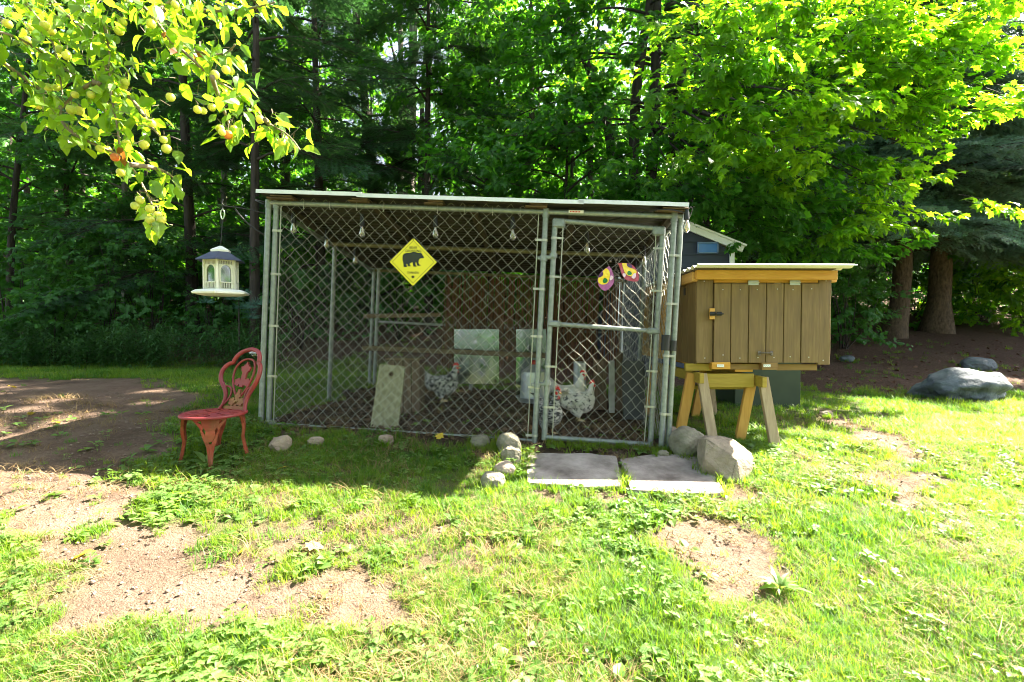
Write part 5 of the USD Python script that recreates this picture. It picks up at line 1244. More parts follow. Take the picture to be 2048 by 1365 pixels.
def trunk_mesh(path, r0, r1, sides=12, flare=1.6):
    p = spline(path, 26); t = np.linspace(0, 1, 26)
    r = r0 + (r1 - r0) * t
    h = p[:, 2] - p[0, 2]
    r = r * (1 + (flare - 1) * np.exp(-h / (r0 * 2.2)))
    v, f = tube(p, r, sides)
    k = meshkit.noise(v * [7, 7, 1.6], 4) - .5
    c = np.repeat(p, sides, 0); n = v[:len(c)] - c
    v[:len(c)] += n * (.28 * k[:len(c)])[:, None]
    return v, f
def tree(name, label, u, y, height, r0, kind, h0, R, nl, ns, mat=bark, sc=(0.9, 1.3), lean=(0, 0), path=None, cat='tree', group=None, rise=(0.15, 0.6), top=0.35, seed=None, tip_kind=None, parent=None, limb_r=0.028):
    rg = np.random.default_rng(seed if seed is not None else int(u * 13 + y * 101))
    b = np.array([(u - 1024) / FPX * y, y, 0]); b[2] = gz(b[0], b[1]) - .08
    if path is None:
        path = [b, b + (lean[0] * .3 + rg.normal(0, .06), lean[1] * .3, height * .35), b + (lean[0] * .7 + rg.normal(0, .1), lean[1] * .7, height * .7), b + (lean[0], lean[1], height)]
    path = np.array(path, float)
    t = thing(name, label, cat, path[0], group=group) if parent is None else parent
    tm = obj('trunk', trunk_mesh(path, r0, r0 * .25), mat, t, smooth=True)
    sp = spline(path, 60)
    con = kind in ('hemlock', 'spruce')
    pos, az, pit, rol, scl = [], [], [], [], []
    limbs = MB()
    for i in range(nl):
        q = (i + rg.random()) / nl
        z = path[0, 2] + h0 + (path[-1, 2] - path[0, 2] - h0) * q
        p = np.array([np.interp(z, sp[:, 2], sp[:, c]) for c in range(3)])
        a = rg.uniform(0, 2 * np.pi) if not con else i * 2.399 + rg.normal(0, .3)
        l = R * (1 - (1 - top) * q ** 1.2) * rg.uniform(.7, 1.1) if con else R * math.sin(np.pi * (.28 + .66 * q)) * rg.uniform(.6, 1.1)
        rs = rg.uniform(*rise)
        tt = np.linspace(0, 1, 6)
        if con: e = np.stack([tt * l * math.cos(a), tt * l * math.sin(a), l * (rs * tt - .45 * tt ** 2)], 1)
        else: e = np.stack([tt * l * math.cos(a + .3 * tt[-1] * rg.normal()), tt * l * math.sin(a), l * (rs * tt ** .8 - .15 * tt ** 2)], 1)
        lp = p + e
        limbs.tube(lp, np.linspace(limb_r, .006, 6), 5, False)
        for k in range(ns):
            s = rg.uniform(.22 if not con else .12, 1.0)
            w = np.array([np.interp(s, tt, lp[:, c]) for c in range(3)])
            spread = .22 * l * (0.35 + s) if not con else .05
            w = w + rg.normal(0, 1, 3) * [spread, spread, spread * .45]
            pos.append(w)
            az.append(a + (rg.uniform(-1.2, 1.2) if not con else rg.choice([-1, 1]) * rg.uniform(.1, .8) * (1.1 - .6 * s)))
            pit.append(rg.normal(.12, .25) if not con else rg.normal(.15, .15)); rol.append(rg.normal(0, .3)); scl.append(rg.uniform(*sc) * (1 if not con else (.65 + .35 * (1 - q))))
    obj('limbs', limbs, mat, t, smooth=True, kind='stuff')
    crown_instances(t, kind, pos, az, pit, rol, scl, rg)
    return t
# ---------------------------------------------------------------- the many stemmed maple behind the run
HY = 11.0
hero = thing('maple_tree', 'many stemmed maple with long sunlit branches behind the coop and shed', 'tree', (2.9, HY, gz(2.9, HY)))
hb = np.array([2.95, HY, float(gz(2.95, HY)) - .1])
for pth, r in (([hb + (-.25, 0, 0), P(1268, 335, HY), P(1276, 150, HY), P(1302, 0, HY), P(1315, -260, HY)], .15), ([hb + (.1, 0, 0), P(1303, 345, HY), P(1310, 190, HY), P(1313, 40, HY), P(1330, -240, HY)], .16),
               ([hb + (.35, 0, 0), P(1340, 320, HY), P(1356, 200, HY), P(1380, 60, HY), P(1440, -200, HY)], .12), ([hb + (-.5, .1, 0), P(1224, 320, HY + .3), P(1212, 240, HY + .3), P(1170, 120, HY + .3), P(1090, -120, HY)], .13)):
    obj('trunk', trunk_mesh(pth, r, r * .5), bark, hero, smooth=True)
rg = np.random.default_rng(101)
limbs = MB(); pos, az, pit, rol, scl = [], [], [], [], []
hero_leaf_at = []
def pad(u, v, y, su, sv, n, kind_pos, start=None, sy=.5):
    """a limb that ends in the pad and the leaf sprays along it"""
    c = P(u, v, y); s = y / FPX
    st = P(*(start or (1330, min(v, 250) - 40, HY)))
    mid = (st + c) / 2 + (0, 0, .25)
    lp = spline([st, mid, c + np.array([su * s * .5, 0, 0])], 12)
    limbs.tube(lp, np.linspace(.035, .006, 12), 5, False)
    for _ in range(n):
        q = c + np.clip(rg.normal(0, 1, 3), -1.5, 1.5) * [su * s * .55, sy, sv * s * .5]
        kind_pos.append((q, math.atan2(c[1] - st[1], c[0] - st[0]) + rg.normal(0, .7)))
sunp, shp = [], []
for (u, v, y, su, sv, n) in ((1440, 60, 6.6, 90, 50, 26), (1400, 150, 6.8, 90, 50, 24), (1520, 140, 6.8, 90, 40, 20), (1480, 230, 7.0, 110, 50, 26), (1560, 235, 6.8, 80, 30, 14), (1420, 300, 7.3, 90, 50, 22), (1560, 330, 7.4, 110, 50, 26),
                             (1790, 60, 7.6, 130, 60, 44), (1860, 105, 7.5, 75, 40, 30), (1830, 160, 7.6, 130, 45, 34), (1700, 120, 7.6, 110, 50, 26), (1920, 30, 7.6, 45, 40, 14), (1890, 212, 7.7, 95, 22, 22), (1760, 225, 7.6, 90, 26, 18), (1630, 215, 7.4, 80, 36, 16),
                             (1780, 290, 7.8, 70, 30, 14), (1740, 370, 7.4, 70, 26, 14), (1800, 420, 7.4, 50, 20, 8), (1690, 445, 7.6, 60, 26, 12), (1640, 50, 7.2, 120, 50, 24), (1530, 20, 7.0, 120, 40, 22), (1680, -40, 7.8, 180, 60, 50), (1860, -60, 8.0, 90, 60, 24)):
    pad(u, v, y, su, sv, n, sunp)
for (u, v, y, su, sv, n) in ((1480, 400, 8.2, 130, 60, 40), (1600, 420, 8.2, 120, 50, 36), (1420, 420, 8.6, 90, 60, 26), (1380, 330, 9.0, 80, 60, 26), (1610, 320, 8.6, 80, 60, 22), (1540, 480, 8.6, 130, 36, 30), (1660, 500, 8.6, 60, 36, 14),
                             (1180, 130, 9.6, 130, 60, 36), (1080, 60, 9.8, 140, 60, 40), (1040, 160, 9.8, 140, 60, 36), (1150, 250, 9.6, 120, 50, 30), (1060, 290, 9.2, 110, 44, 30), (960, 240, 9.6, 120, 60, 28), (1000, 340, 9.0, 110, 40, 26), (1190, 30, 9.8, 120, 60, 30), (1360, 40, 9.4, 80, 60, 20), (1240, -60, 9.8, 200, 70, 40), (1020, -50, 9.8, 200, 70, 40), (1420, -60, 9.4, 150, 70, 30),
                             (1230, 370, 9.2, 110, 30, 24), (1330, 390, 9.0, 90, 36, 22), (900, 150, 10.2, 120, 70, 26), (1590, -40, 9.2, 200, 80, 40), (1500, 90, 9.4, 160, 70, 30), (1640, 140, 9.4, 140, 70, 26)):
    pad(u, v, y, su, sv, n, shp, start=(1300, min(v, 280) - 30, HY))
# the crown goes on above the frame
for _ in range(850):
    a, e = rg.uniform(0, 6.283), rg.uniform(0, 1)
    q = np.array([3.0 + 3.8 * math.cos(a) * math.sqrt(rg.random()), 10.3 + 2.6 * math.sin(a) * math.sqrt(rg.random()), 8.6 + 4.6 * e])
    shp.append((q, a))
obj('limbs', limbs, bark, hero, smooth=True, kind='stuff')
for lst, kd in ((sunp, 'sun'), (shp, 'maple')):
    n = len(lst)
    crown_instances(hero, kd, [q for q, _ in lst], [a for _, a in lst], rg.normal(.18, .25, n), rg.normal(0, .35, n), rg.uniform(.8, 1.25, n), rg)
lrg = np.random.default_rng(55)
near = sorted(sunp, key=lambda q: q[0][1])[:150]
for k in range(300):                                  # the nearest leaves, one by one
    q, a = near[k % len(near)]
    l = lrg.uniform(.10, .145)
    lfm = put(maple(l, lrg.uniform(.05, .35), lrg.uniform(.1, .5), .5), euler(a + lrg.normal(0, .8), lrg.uniform(-.1, .8), lrg.normal(0, .4)), q + lrg.normal(0, .16, 3) + (0, -.12, 0))
    obj('leaf', lfm, maple_sun_m, hero)

# ---------------------------------------------------------------- woods: single trees
tree('hemlock_tree', 'dark hemlock with slim trunk rising behind the left corner post', 512, 9.2, 9.5, .10, 'hemlock', 3.6, 1.9, 24, 8, seed=1)
tree('hemlock_tree', 'dense dark hemlock behind the roof left of the bear sign', 640, 11.2, 10.0, .12, 'hemlock', 1.2, 2.2, 40, 8, seed=2)
tree('hemlock_tree', 'hemlock with tall bare stem showing at the top beside twin pale trunks', 735, 12.4, 11.5, .16, 'hemlock', 2.0, 2.2, 34, 8, seed=3)
tree('hemlock_tree', 'low broad hemlock directly behind the run roof above the bear sign', 860, 10.6, 7.5, .10, 'hemlock', .8, 2.1, 34, 9, seed=4)
tree('hemlock_tree', 'hemlock whose drooping boughs reach down behind the bird feeder', 385, 11.0, 10.0, .13, 'hemlock', .9, 2.6, 44, 11, seed=5)
tree('pale_trunk_tree', 'tall tree with pale straight trunk, thicker of the twin trunks', 818, 14.0, 13.0, .20, 'maple', 7.5, 3.0, 22, 11, mat=bark_pale, seed=6, sc=(1.0, 1.5))
tree('pale_trunk_tree', 'tall tree with slimmer pale trunk beside the thicker twin', 803, 14.6, 13.5, .12, 'maple', 8.0, 2.6, 16, 10, mat=bark_pale, seed=7, sc=(1.0, 1.5))
tree('maple_sapling', 'slender maple behind the run roof between hemlock and many stemmed maple', 985, 12.0, 9.5, .08, 'maple', 2.0, 2.3, 26, 11, seed=8)
tree('maple_sapling', 'young maple in shade behind the right end of the run roof', 1130, 10.2, 5.0, .06, 'maple', .8, 1.8, 24, 11, seed=9)
tree('maple_sapling', 'young maple directly behind the shed roof', 1420, 10.6, 5.6, .06, 'maple', 1.2, 1.9, 24, 12, seed=10)
tree('maple_tree', 'shaded maple standing behind the shed and the coop roof', 1500, 12.6, 12.0, .19, 'maple', 3.0, 2.8, 26, 11, seed=11, mat=bark)
tree('maple_tree', 'slim maple between the shed and the twin spruces', 1636, 13.5, 11.0, .08, 'maple', 2.2, 2.4, 24, 11, seed=12)
tree('spruce_tree', 'blue green spruce with stout trunk, nearer the coop', 1784, 11.0, 9.0, .185, 'spruce', 2.0, 2.9, 62, 16, seed=13, rise=(.05, .35), mat=M('spruce_bark', (0.035, 0.022, 0.013), (0.14, 0.095, 0.06), rough=0.95, scale=9, stretch=(3, 3, 1.2), bump=0.05, bscale=14))
tree('spruce_tree', 'blue green spruce with stout trunk, farther from the coop', 1872, 11.4, 9.6, .22, 'spruce', 1.8, 3.3, 66, 17, seed=14, rise=(.05, .35), mat=_mats['spruce_bark'])
tree('spruce_tree', 'blue green spruce at the picture edge over the sunny bushes', 2070, 12.6, 10.5, .17, 'spruce', 1.3, 3.3, 66, 17, seed=15, rise=(.05, .35), mat=_mats['spruce_bark'])
tree('leaning_tree', 'slim tree leaning at the far left edge of the woods', 20, 11.5, 10.0, .08, 'under', 1.2, 2.3, 30, 12, lean=(.9, 0), seed=16)
tree('slim_tree', 'slim tree with bare lower stem left of the drooping hemlock', 250, 12.5, 10.5, .08, 'under', 1.2, 2.4, 32, 12, seed=17, mat=bark_pale)
tree('slim_tree', 'slim tree in the shade above the apple branches', 140, 12.0, 10.5, .07, 'under', 1.5, 2.5, 34, 12, seed=18)
tree('slim_tree', 'slim leafy tree rising behind the bird feeder cord', 455, 13.0, 11.0, .09, 'maple', 3.0, 2.5, 26, 11, seed=19, mat=bark_pale)
tree('slim_tree', 'slim leafy tree between the two dark hemlocks left of the roof', 580, 15.0, 12.0, .12, 'maple', 4.0, 2.8, 26, 11, seed=20)
tree('slim_tree', 'leafy tree with yellow green top beyond the maple stems', 1380, 15.5, 12.5, .12, 'sun', 4.5, 3.0, 28, 11, seed=21)
tree('slim_tree', 'leafy tree lit yellow green behind the slender maple', 1070, 16.0, 13.0, .13, 'sun', 4.5, 3.0, 28, 11, seed=22)
tree('slim_tree', 'bright leafy tree far behind the stout spruce trunks', 1730, 17.0, 13.0, .12, 'sun', 2.0, 3.2, 28, 11, seed=23)
tree('slim_tree', 'thin bare stemmed sapling in sun right of the spruces', 1985, 13.5, 5.5, .045, 'sun', 2.6, 1.6, 14, 9, seed=24, mat=bark_pale)
# understorey
def shrub(name, label, u, y, h, w, kind, n, seed, group=None):
    rg = np.random.default_rng(seed); b = onground(u, y); b[2] -= .03
    t = thing(name, label, 'shrub', b, group=group)
    st = MB(); pos, az, pit, rol, scl = [], [], [], [], []
    for k in range(9):
        a = rg.uniform(0, 6.283); e = b + (w * .45 * math.cos(a) * rg.random(), w * .4 * math.sin(a) * rg.random(), h * rg.uniform(.55, .95))
        st.tube(spline([b + rg.normal(0, .04, 3) * [1, 1, 0], (b + e) / 2 + rg.normal(0, .06, 3), e], 7), np.linspace(.014, .004, 7), 5, False)
    for k in range(n):
        a = rg.uniform(0, 6.283); r = math.sqrt(rg.random()); z = rg.random() ** .8
        pos.append(b + (w * .5 * r * math.cos(a) * (1.1 - .5 * z), w * .45 * r * math.sin(a) * (1.1 - .5 * z), .08 + h * z)); az.append(a + rg.normal(0, .6)); pit.append(rg.normal(.2, .3)); rol.append(rg.normal(0, .35)); scl.append(rg.uniform(.6, 1.05))
    obj('stems', st, bark, t, smooth=True, kind='stuff')
    crown_instances(t, kind, pos, az, pit, rol, scl, rg, 'foliage')
shrub('bush', 'shaded maple bush at the far left edge of the clearing', 30, 9.4, 2.0, 2.2, 'under', 110, 1)
shrub('bush', 'big leafy bush with lighter leaves behind the bare earth', 110, 8.9, 1.3, 1.5, 'under', 90, 2)
shrub('bush', 'tall dark bush left of the feeder, behind goldenrod stems', 215, 9.6, 2.3, 2.2, 'under', 120, 3)
shrub('bush', 'dark bush below the hanging apple branches', 310, 10.2, 2.2, 2.2, 'ovate', 120, 4)
shrub('bush', 'low bush below the bird feeder at the wood edge', 440, 10.0, 1.0, 1.6, 'under', 60, 5)
shrub('bush', 'dark bush seen through the mesh at the left side of the run', 600, 9.8, 1.6, 2.0, 'under', 80, 6)
shrub('bush', 'bush seen through the mesh below the bear sign', 800, 10.2, 1.7, 1.8, 'under', 70, 7)
shrub('bush', 'leafy bush between the coop and the nearer spruce trunk', 1690, 9.8, 1.9, 1.7, 'under', 100, 8)
shrub('bush', 'low bush in shade behind the coop roof end', 1620, 10.6, 2.2, 1.8, 'under', 90, 9)
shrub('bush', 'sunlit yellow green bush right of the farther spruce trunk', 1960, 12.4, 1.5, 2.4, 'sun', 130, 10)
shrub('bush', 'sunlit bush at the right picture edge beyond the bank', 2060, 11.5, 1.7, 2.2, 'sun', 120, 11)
shrub('bush', 'shaded bush between the two stout spruce trunks', 1830, 13.0, 2.0, 2.6, 'under', 110, 12)
def pinetuft(u, v, y, label, seed, r=.42):
    rg = np.random.default_rng(seed); b = onground(u, y); c = P(u, v, y)
    t = thing('pine_sapling', label, 'sapling', b)
    obj('trunk', tube(spline([b, (b + c) / 2, c + (0, 0, .3)], 8), np.linspace(.02, .006, 8), 6), bark, t, smooth=True)
    A, B = [], []
    for k in range(12):
        o = c + rg.normal(0, 1, 3) * [.28, .2, .2]
        d = rg.normal(size=(60, 3)); d[:, 2] = np.abs(d[:, 2]) * .6; d /= np.linalg.norm(d, axis=1, keepdims=True)
        A.append(np.repeat(o[None], 60, 0)); B.append(o + d * rg.uniform(.10, .17, (60, 1)))
    obj('needles', segs(np.vstack(A), np.vstack(B), .0022, 3), M('pine_needles', (0.03, 0.09, 0.06), (0.06, 0.15, 0.10), rough=.5, scale=4), t, kind='stuff')
pinetuft(478, 622, 8.6, 'small soft needled pine below the bird feeder tray', 3)
# goldenrod and tall weeds along the wood edge
gm = leafmat('goldenrod_leaf', (0.03, 0.085, 0.025), (0.07, 0.15, 0.05), (0.08, 0.22, 0.03), (0.2, 0.38, 0.06), tfac=.4)
def goldenrod(seed):
    rg = np.random.default_rng(seed); mb = MB(); h = rg.uniform(.55, .9)
    for k in range(26):
        z = h * (.12 + .86 * k / 26)
        mb.add(put(ovate(.11 * rg.uniform(.7, 1.2), .012, .2, .6, 3), euler(k * 2.4, rg.uniform(-.6, .1), 0), np.array([.03 * math.sin(z * 3 + seed), 0, z])))
    mb.tube([(0, 0, 0), (.03 * math.sin(h * 1.5 + seed), 0, h * .5), (.03 * math.sin(h * 3 + seed), 0, h)], .003, 3, False)
    return mb.vf()
rg = np.random.default_rng(9)
xy = []
for _ in range(520):
    u = rg.uniform(-60, 560); y = rg.uniform(7.9, 9.4)
    if rg.random() < (1.0 if u < 330 else .35): xy.append(((u - 1024) / FPX * y, y))
xy = np.array(xy)
instancer(None, 'tall_weeds', [(goldenrod(s), gm) for s in (1, 2, 3)], np.stack([xy[:, 0], xy[:, 1], gz(xy[:, 0], xy[:, 1])], 1), Rz(rg.uniform(0, 6.28, len(xy))) @ Rx(rg.normal(0, .12, len(xy))), rg.uniform(.7, 1.15, len(xy)), rg.integers(0, 3, len(xy)), 'goldenrod and tall weeds along the shaded edge of the woods', 'weeds', 'stuff')
# the far woods: one mass of leaves and stems up the slope
rg = np.random.default_rng(200)
pos, az, pit, rol, scl = [], [], [], [], []
stems = MB()
clear = [(830, 120, 60, 150), (690, 15, 30, 40), (1130, 40, 60, 40), (1600, 60, 60, 50)]
for k in range(190):
    y = rg.uniform(16, 42); x = rg.uniform(-1.25, 1.25) * y; z0 = float(gz(x, y, False)); h = rg.uniform(8.5, 13)
    stems.tube(spline([(x, y, z0 - .3), (x + rg.normal(0, .2), y, z0 + h * .5), (x + rg.normal(0, .4), y, z0 + h)], 8), np.linspace(rg.uniform(.09, .2), .03, 8), 7, False)
    if abs(x / y + .20) < .045 or (x / y > .72 and y < 27): continue               # gaps in the canopy
    for q in range(70):
        t = rg.random(); zz_ = z0 + h * (.02 + 1.02 * t); r = (2.6 * math.sin(np.pi * (.2 + .75 * t))) * math.sqrt(rg.random()); a = rg.uniform(0, 6.283)
        w = np.array([x + r * math.cos(a), y + r * math.sin(a), zz_])
        d = w - EYE; uu, vv_ = 1024 + FPX * d[0] / d[1], 655 - FPX * d[2] / d[1]
        pos.append(w); az.append(a); pit.append(rg.normal(.2, .3)); rol.append(rg.normal(0, .35)); scl.append(rg.uniform(1.4, 2.3))
fw_ = thing('distant_woods', 'far woods rising up the slope behind everything', 'woods', (0, 20, 0), kind='stuff')
obj('stems', stems, bark, fw_, smooth=True, kind='stuff')
for k in range(4600):                                 # saplings and brush under the trees
    y = rg.uniform(11.5, 22); x = rg.uniform(-1.2, .35 if rg.random() < .6 else 1.15) * y
    w = np.array([x, y, float(gz(x, y, False)) + rg.uniform(.2, 3.6) * rg.random() ** .5]); pos.append(w); az.append(rg.uniform(0, 6.28)); pit.append(rg.normal(.2, .3)); rol.append(rg.normal(0, .35)); scl.append(rg.uniform(.9, 1.6))
n = len(pos); crown_instances(fw_, 'maple', pos, az, pit, rol, scl, rg, 'foliage')

# the same woods close the clearing behind the photographer and to the left
rg = np.random.default_rng(300); pos, az, pit, rol, scl = [], [], [], [], []; stems = MB()
for k in range(46):
    a = math.radians(rg.uniform(150, 338)); rr = rg.uniform(11, 17)
    x, y = rr * math.cos(a), rr * math.sin(a)
    if y > -2 and x > -13.5: continue
    z0 = float(gz(x, y, False)); h = rg.uniform(9, 14)
    stems.tube(spline([(x, y, z0 - .3), (x + rg.normal(0, .2), y, z0 + h * .5), (x + rg.normal(0, .4), y, z0 + h)], 8), np.linspace(rg.uniform(.1, .2), .03, 8), 7, False)
    for q in range(80):
        t = rg.random(); r_ = (2.8 * math.sin(np.pi * (.22 + .73 * t))) * math.sqrt(rg.random()); b_ = rg.uniform(0, 6.283)
        pos.append((x + r_ * math.cos(b_), y + r_ * math.sin(b_), z0 + h * (.05 + t))); az.append(b_); pit.append(rg.normal(.2, .3)); rol.append(rg.normal(0, .35)); scl.append(rg.uniform(1.8, 2.8))
sw_ = thing('clearing_woods', 'woods round the near side of the clearing', 'woods', (0, -12, 0), kind='stuff')
obj('stems', stems, bark, sw_, smooth=True, kind='stuff')
crown_instances(sw_, 'maple', pos, az, pit, rol, scl, rg, 'foliage')

# ---------------------------------------------------------------- apple tree reaching in from the left
AY = 2.05
apple = thing('apple_tree', 'apple tree reaching in with sunlit leaves and small yellow green apples', 'tree', (-3.5, 2.3, gz(-3.5, 2.3)))
ab = np.array([-3.5, 2.3, float(gz(-3.5, 2.3)) - .05])
limb = spline([ab, ab + (.05, 0, 1.0), (-3.2, 2.25, 2.2), (-2.5, 2.15, 2.95), (-1.7, 2.1, 3.35), (-.9, 2.1, 3.45)], 40)
obj('trunk', MB().tube(limb, np.linspace(.13, .03, 40), 12), bark, apple, smooth=True)
br = [([(-120, 40), (0, 120), (60, 165), (120, 210), (150, 270), (215, 300), (260, 330), (290, 380), (310, 430), (318, 455)], 2.0), ([(60, -60), (105, 0), (170, 60), (210, 130), (228, 210), (238, 300)], 2.1), ([(170, -60), (185, 0), (210, 60), (218, 140), (228, 220), (240, 290)], 1.95),
      ([(230, -60), (275, 0), (310, 40), (340, 80), (380, 115), (425, 155), (480, 190), (530, 240), (575, 270), (600, 300)], 2.05), ([(290, 20), (400, 22), (480, 20), (550, 5)], 2.15), ([(425, 155), (440, 200), (455, 240), (462, 268)], 2.0), ([(20, -40), (70, 30), (110, 100), (125, 190)], 2.2), ([(228, 160), (255, 190), (280, 220), (300, 250), (345, 300)], 2.1),
      ([(-60, 60), (20, 70), (90, 110), (150, 150)], 1.9), ([(340, 80), (400, 105), (440, 110), (470, 90)], 2.1), ([(200, 170), (150, 190), (110, 230), (90, 260)], 2.0), ([(310, 40), (330, 10), (380, -20)], 2.0), ([(260, 330), (320, 340), (350, 360)], 1.95), ([(530, 240), (545, 270), (550, 300)], 2.05)]
brs = MB(); bpaths = []
for pts, y in br:
    w = [P(u, v, y + .10 * math.sin(k * 1.3 + y * 9)) for k, (u, v) in enumerate(pts)]
    if pts[0][1] < 0 or pts[0][0] < 0:
        j = limb[np.argmin(np.linalg.norm(limb - (w[0] + (0, 0, .5)), axis=1))]; w = [j] + w
    p = spline(w, 50); bpaths.append((p, y, len(w) > len(pts)))
    obj('branch', tube(p, np.linspace(.010, .0028, 50), 6), twig_m, apple, smooth=True)
rg = np.random.default_rng(31)
leaves = []
for p, y, ext in bpaths:
    L_ = np.linalg.norm(np.diff(p, axis=0), axis=1).sum(); n = int(L_ * 46)
    for k in range(n):
        s = rg.uniform(.1, 1.0); i = min(int(s * 49), 48)
        o = p[i]; d = p[i + 1] - p[i]; az_ = math.atan2(d[1], d[0])
        leaves.append((o, az_))
for _ in range(260):                                  # short spurs off the branches in the thick of it
    p, y, _e = bpaths[rg.integers(0, 4 if rg.random() < .6 else len(bpaths))]
    i = int(rg.uniform(.2, .98) * 48); leaves.append((p[i] + rg.normal(0, .05, 3) + (rg.normal(0, .03), 0, .03), rg.uniform(0, 6.28)))
for _ in range(120):
    leaves.append((P(rg.uniform(-20, 420), rg.uniform(-20, 120), rg.uniform(1.85, 2.3)), rg.uniform(0, 6.28)))
rg.shuffle(leaves)
stuff = MB(); twg = MB()
vis = 0
for k, (o, a) in enumerate(leaves):
    l = rg.uniform(.042, .074)
    off = rg.normal(0, .018, 3)
    lf_ = put(ovate(l, l * rg.uniform(.24, .34), rg.uniform(.1, .7), rg.uniform(-.2, .7), 7, .018, .82, .20, k), euler(a + rg.normal(0, 1.2), rg.uniform(.0, 1.25), rg.normal(0, .7)), o + off)
    d = o - EYE; infr = abs(d[0] / d[1]) < 1.02 and d[2] / d[1] < .66
    if infr and vis < 300:
        obj('leaf', lf_, apple_dry_m if rg.random() < .010 else apple_m, apple, smooth=False); vis += 1
    else: stuff.add(lf_)
    twg.segs([o], [o + off], .0012, 3)
for _ in range(700):                                  # the crown beyond the frame
    q = limb[rg.integers(14, 40)] + rg.normal(0, 1, 3) * [.45, .4, .30] + (-.2, .1, .35)
    if q[2] - EYE[2] < .72 * q[1] and q[0] > -1.06 * q[1]: continue
    l = rg.uniform(.05, .08); stuff.add(put(ovate(l, l * .35, .2, .3, 3, .018), euler(rg.uniform(0, 6.28), rg.uniform(0, 1.0), rg.normal(0, .5)), q))
obj('foliage', stuff, apple_m, apple, kind='stuff'); obj('leaf_stalks', twg, twig_m, apple, kind='stuff')
apple_skin = usdkit.material(stage, '/World/Looks/apple_skin', {'g': ('geometry', {}), 'n': ('noise_texture', dict(scale=14.0, detail=4.0)), 'r': ('rgb_ramp', dict(ramp=[(0.3, (0.30, 0.36, 0.045)), (0.6, (0.46, 0.44, 0.06)), (0.85, (0.55, 0.34, 0.07))])), 'p': ('principled_bsdf', dict(roughness=0.32, subsurface_weight=0.15, subsurface_scale=0.01, subsurface_radius=(1, .8, .2)))}, [('g.position', 'n.vector'), ('n.fac', 'r.fac'), ('r.color', 'p.base_color')], surface='p.BSDF')
apple_red = M('apple_red_skin', (0.48, 0.045, 0.02), (0.5, 0.2, 0.03), rough=.3, scale=18)
ap_px = [(15, 48), (60, 55), (90, 52), (103, 62), (55, 82), (120, 100), (133, 112), (245, 45), (238, 62), (350, 10), (302, 48), (96, 175), (113, 176), (182, 190), (150, 190), (228, 190), (250, 165), (247, 172), (142, 220), (158, 222), (210, 212), (220, 222), (240, 255), (253, 288), (302, 248), (327, 280), (333, 298), (288, 290), (341, 195), (430, 150), (452, 140), (462, 143), (395, 220), (406, 222), (424, 215), (520, 240), (563, 285), (444, 265), (456, 270), (462, 275), (440, 258), (468, 258), (230, 315), (242, 345), (280, 400), (270, 412), (300, 418), (316, 432), (323, 440), (300, 440), (310, 448), (75, 210), (200, 298), (215, 300)]
for k, (u, v) in enumerate(ap_px):
    r = rg.uniform(.0135, .0185); c = P(u, v, rg.uniform(1.9, 2.1))
    m = lathe([(r * .15, -r * .86), (r * .5, -r * .86), (r * .85, -r * .5), (r, 0), (r * .9, r * .45), (r * .6, r * .8), (r * .22, r * .82), (r * .05, r * .68)], 14)
    ap = obj('apple', moved(m, c), apple_red if (u, v) in ((230, 315), (456, 270)) else apple_skin, apple, smooth=True)
    obj('stalk', tube([c + (0, 0, r * .65), c + (.003, 0, r * 1.5), c + (rg.normal(0, .008), 0, r * 2.4)], .0012, 4), twig_m, ap)

# ---------------------------------------------------------------- lawn
def d_lawn(x, y, d, l):
    n = meshkit.fbm(np.stack([x * 1.3, y * 1.3, 0 * x], -1), 3, 41)
    return np.clip((1 - d * 1.15) * (1 - .95 * l) * (.40 + 1.0 * sm(.36, .62, n)), 0, 1)
T1 = [(tuft(s), grass2_m if s % 3 == 0 else grass_m) for s in range(12)]
T2 = [(tuft(s + 40, 14, (.05, .11), .0026, .03, (.2, .9)), grass_m) for s in range(5)]
TD = [(tuft(s + 80, 10, (.03, .08), .0018, .05, (.8, 2.0)), dry_m) for s in range(3)]
grow('lawn_grass', T1, 40000, -6, 7, 1.0, 4.6, d_lawn, (.6, 1.15), label='short sunlit grass in the foreground lawn', power=.85)
grow('lawn_grass_far', T1, 26000, -12, 12, 4.3, 10.5, d_lawn, (.9, 1.7), label='grass of the farther lawn and clearing edge')
grow('dry_grass', TD, 15000, -6, 7, 1.0, 5.2, lambda x, y, d, l: (1 - .6 * d) * .7 * sm(.40, .60, meshkit.fbm(np.stack([x * 2, y * 2, 0 * x], -1), 3, 51)), (.6, 1.1), label='dry straw coloured grass among the lawn')
grow('long_grass', T2, 2600, -5, 4, 2.6, 4.6, lambda x, y, d, l: (1 - d) * .9 * sm(.5, .65, meshkit.fbm(np.stack([x * 1.9, y * 1.9, 0 * x], -1), 3, 61)), (.6, 1.0), label='longer grass tufts round the run and stones')
W1 = [(rosette(s, 4 + s % 4, (.025, .055)), weed_m) for s in range(8)] + [(clover(s), weed_m) for s in range(3)]
grow('broadleaf_weeds', W1, 17000, -5, 5, 1.2, 4.4, lambda x, y, d, l: np.clip((1 - d * .96), 0, 1) * (.16 + .84 * sm(.42, .60, meshkit.fbm(np.stack([x * 1.1, y * 1.1, 0 * x], -1), 3, 71))) * np.where((x > 1.0) & (y < 2.6), .12, np.where(x > 2, .3, .8)), (.55, 1.1), label='clover and plantain leaves spread through the lawn', power=.9, sink=0)
grow('stray_grass', T1[:4], 1500, -7, 6, 1.4, 6.5, lambda x, y, d, l: d * sm(.52, .66, meshkit.fbm(np.stack([x * 2.6, y * 2.6, 0 * x], -1), 3, 81)), (.4, .8), label='stray grass tufts on the bare earth')
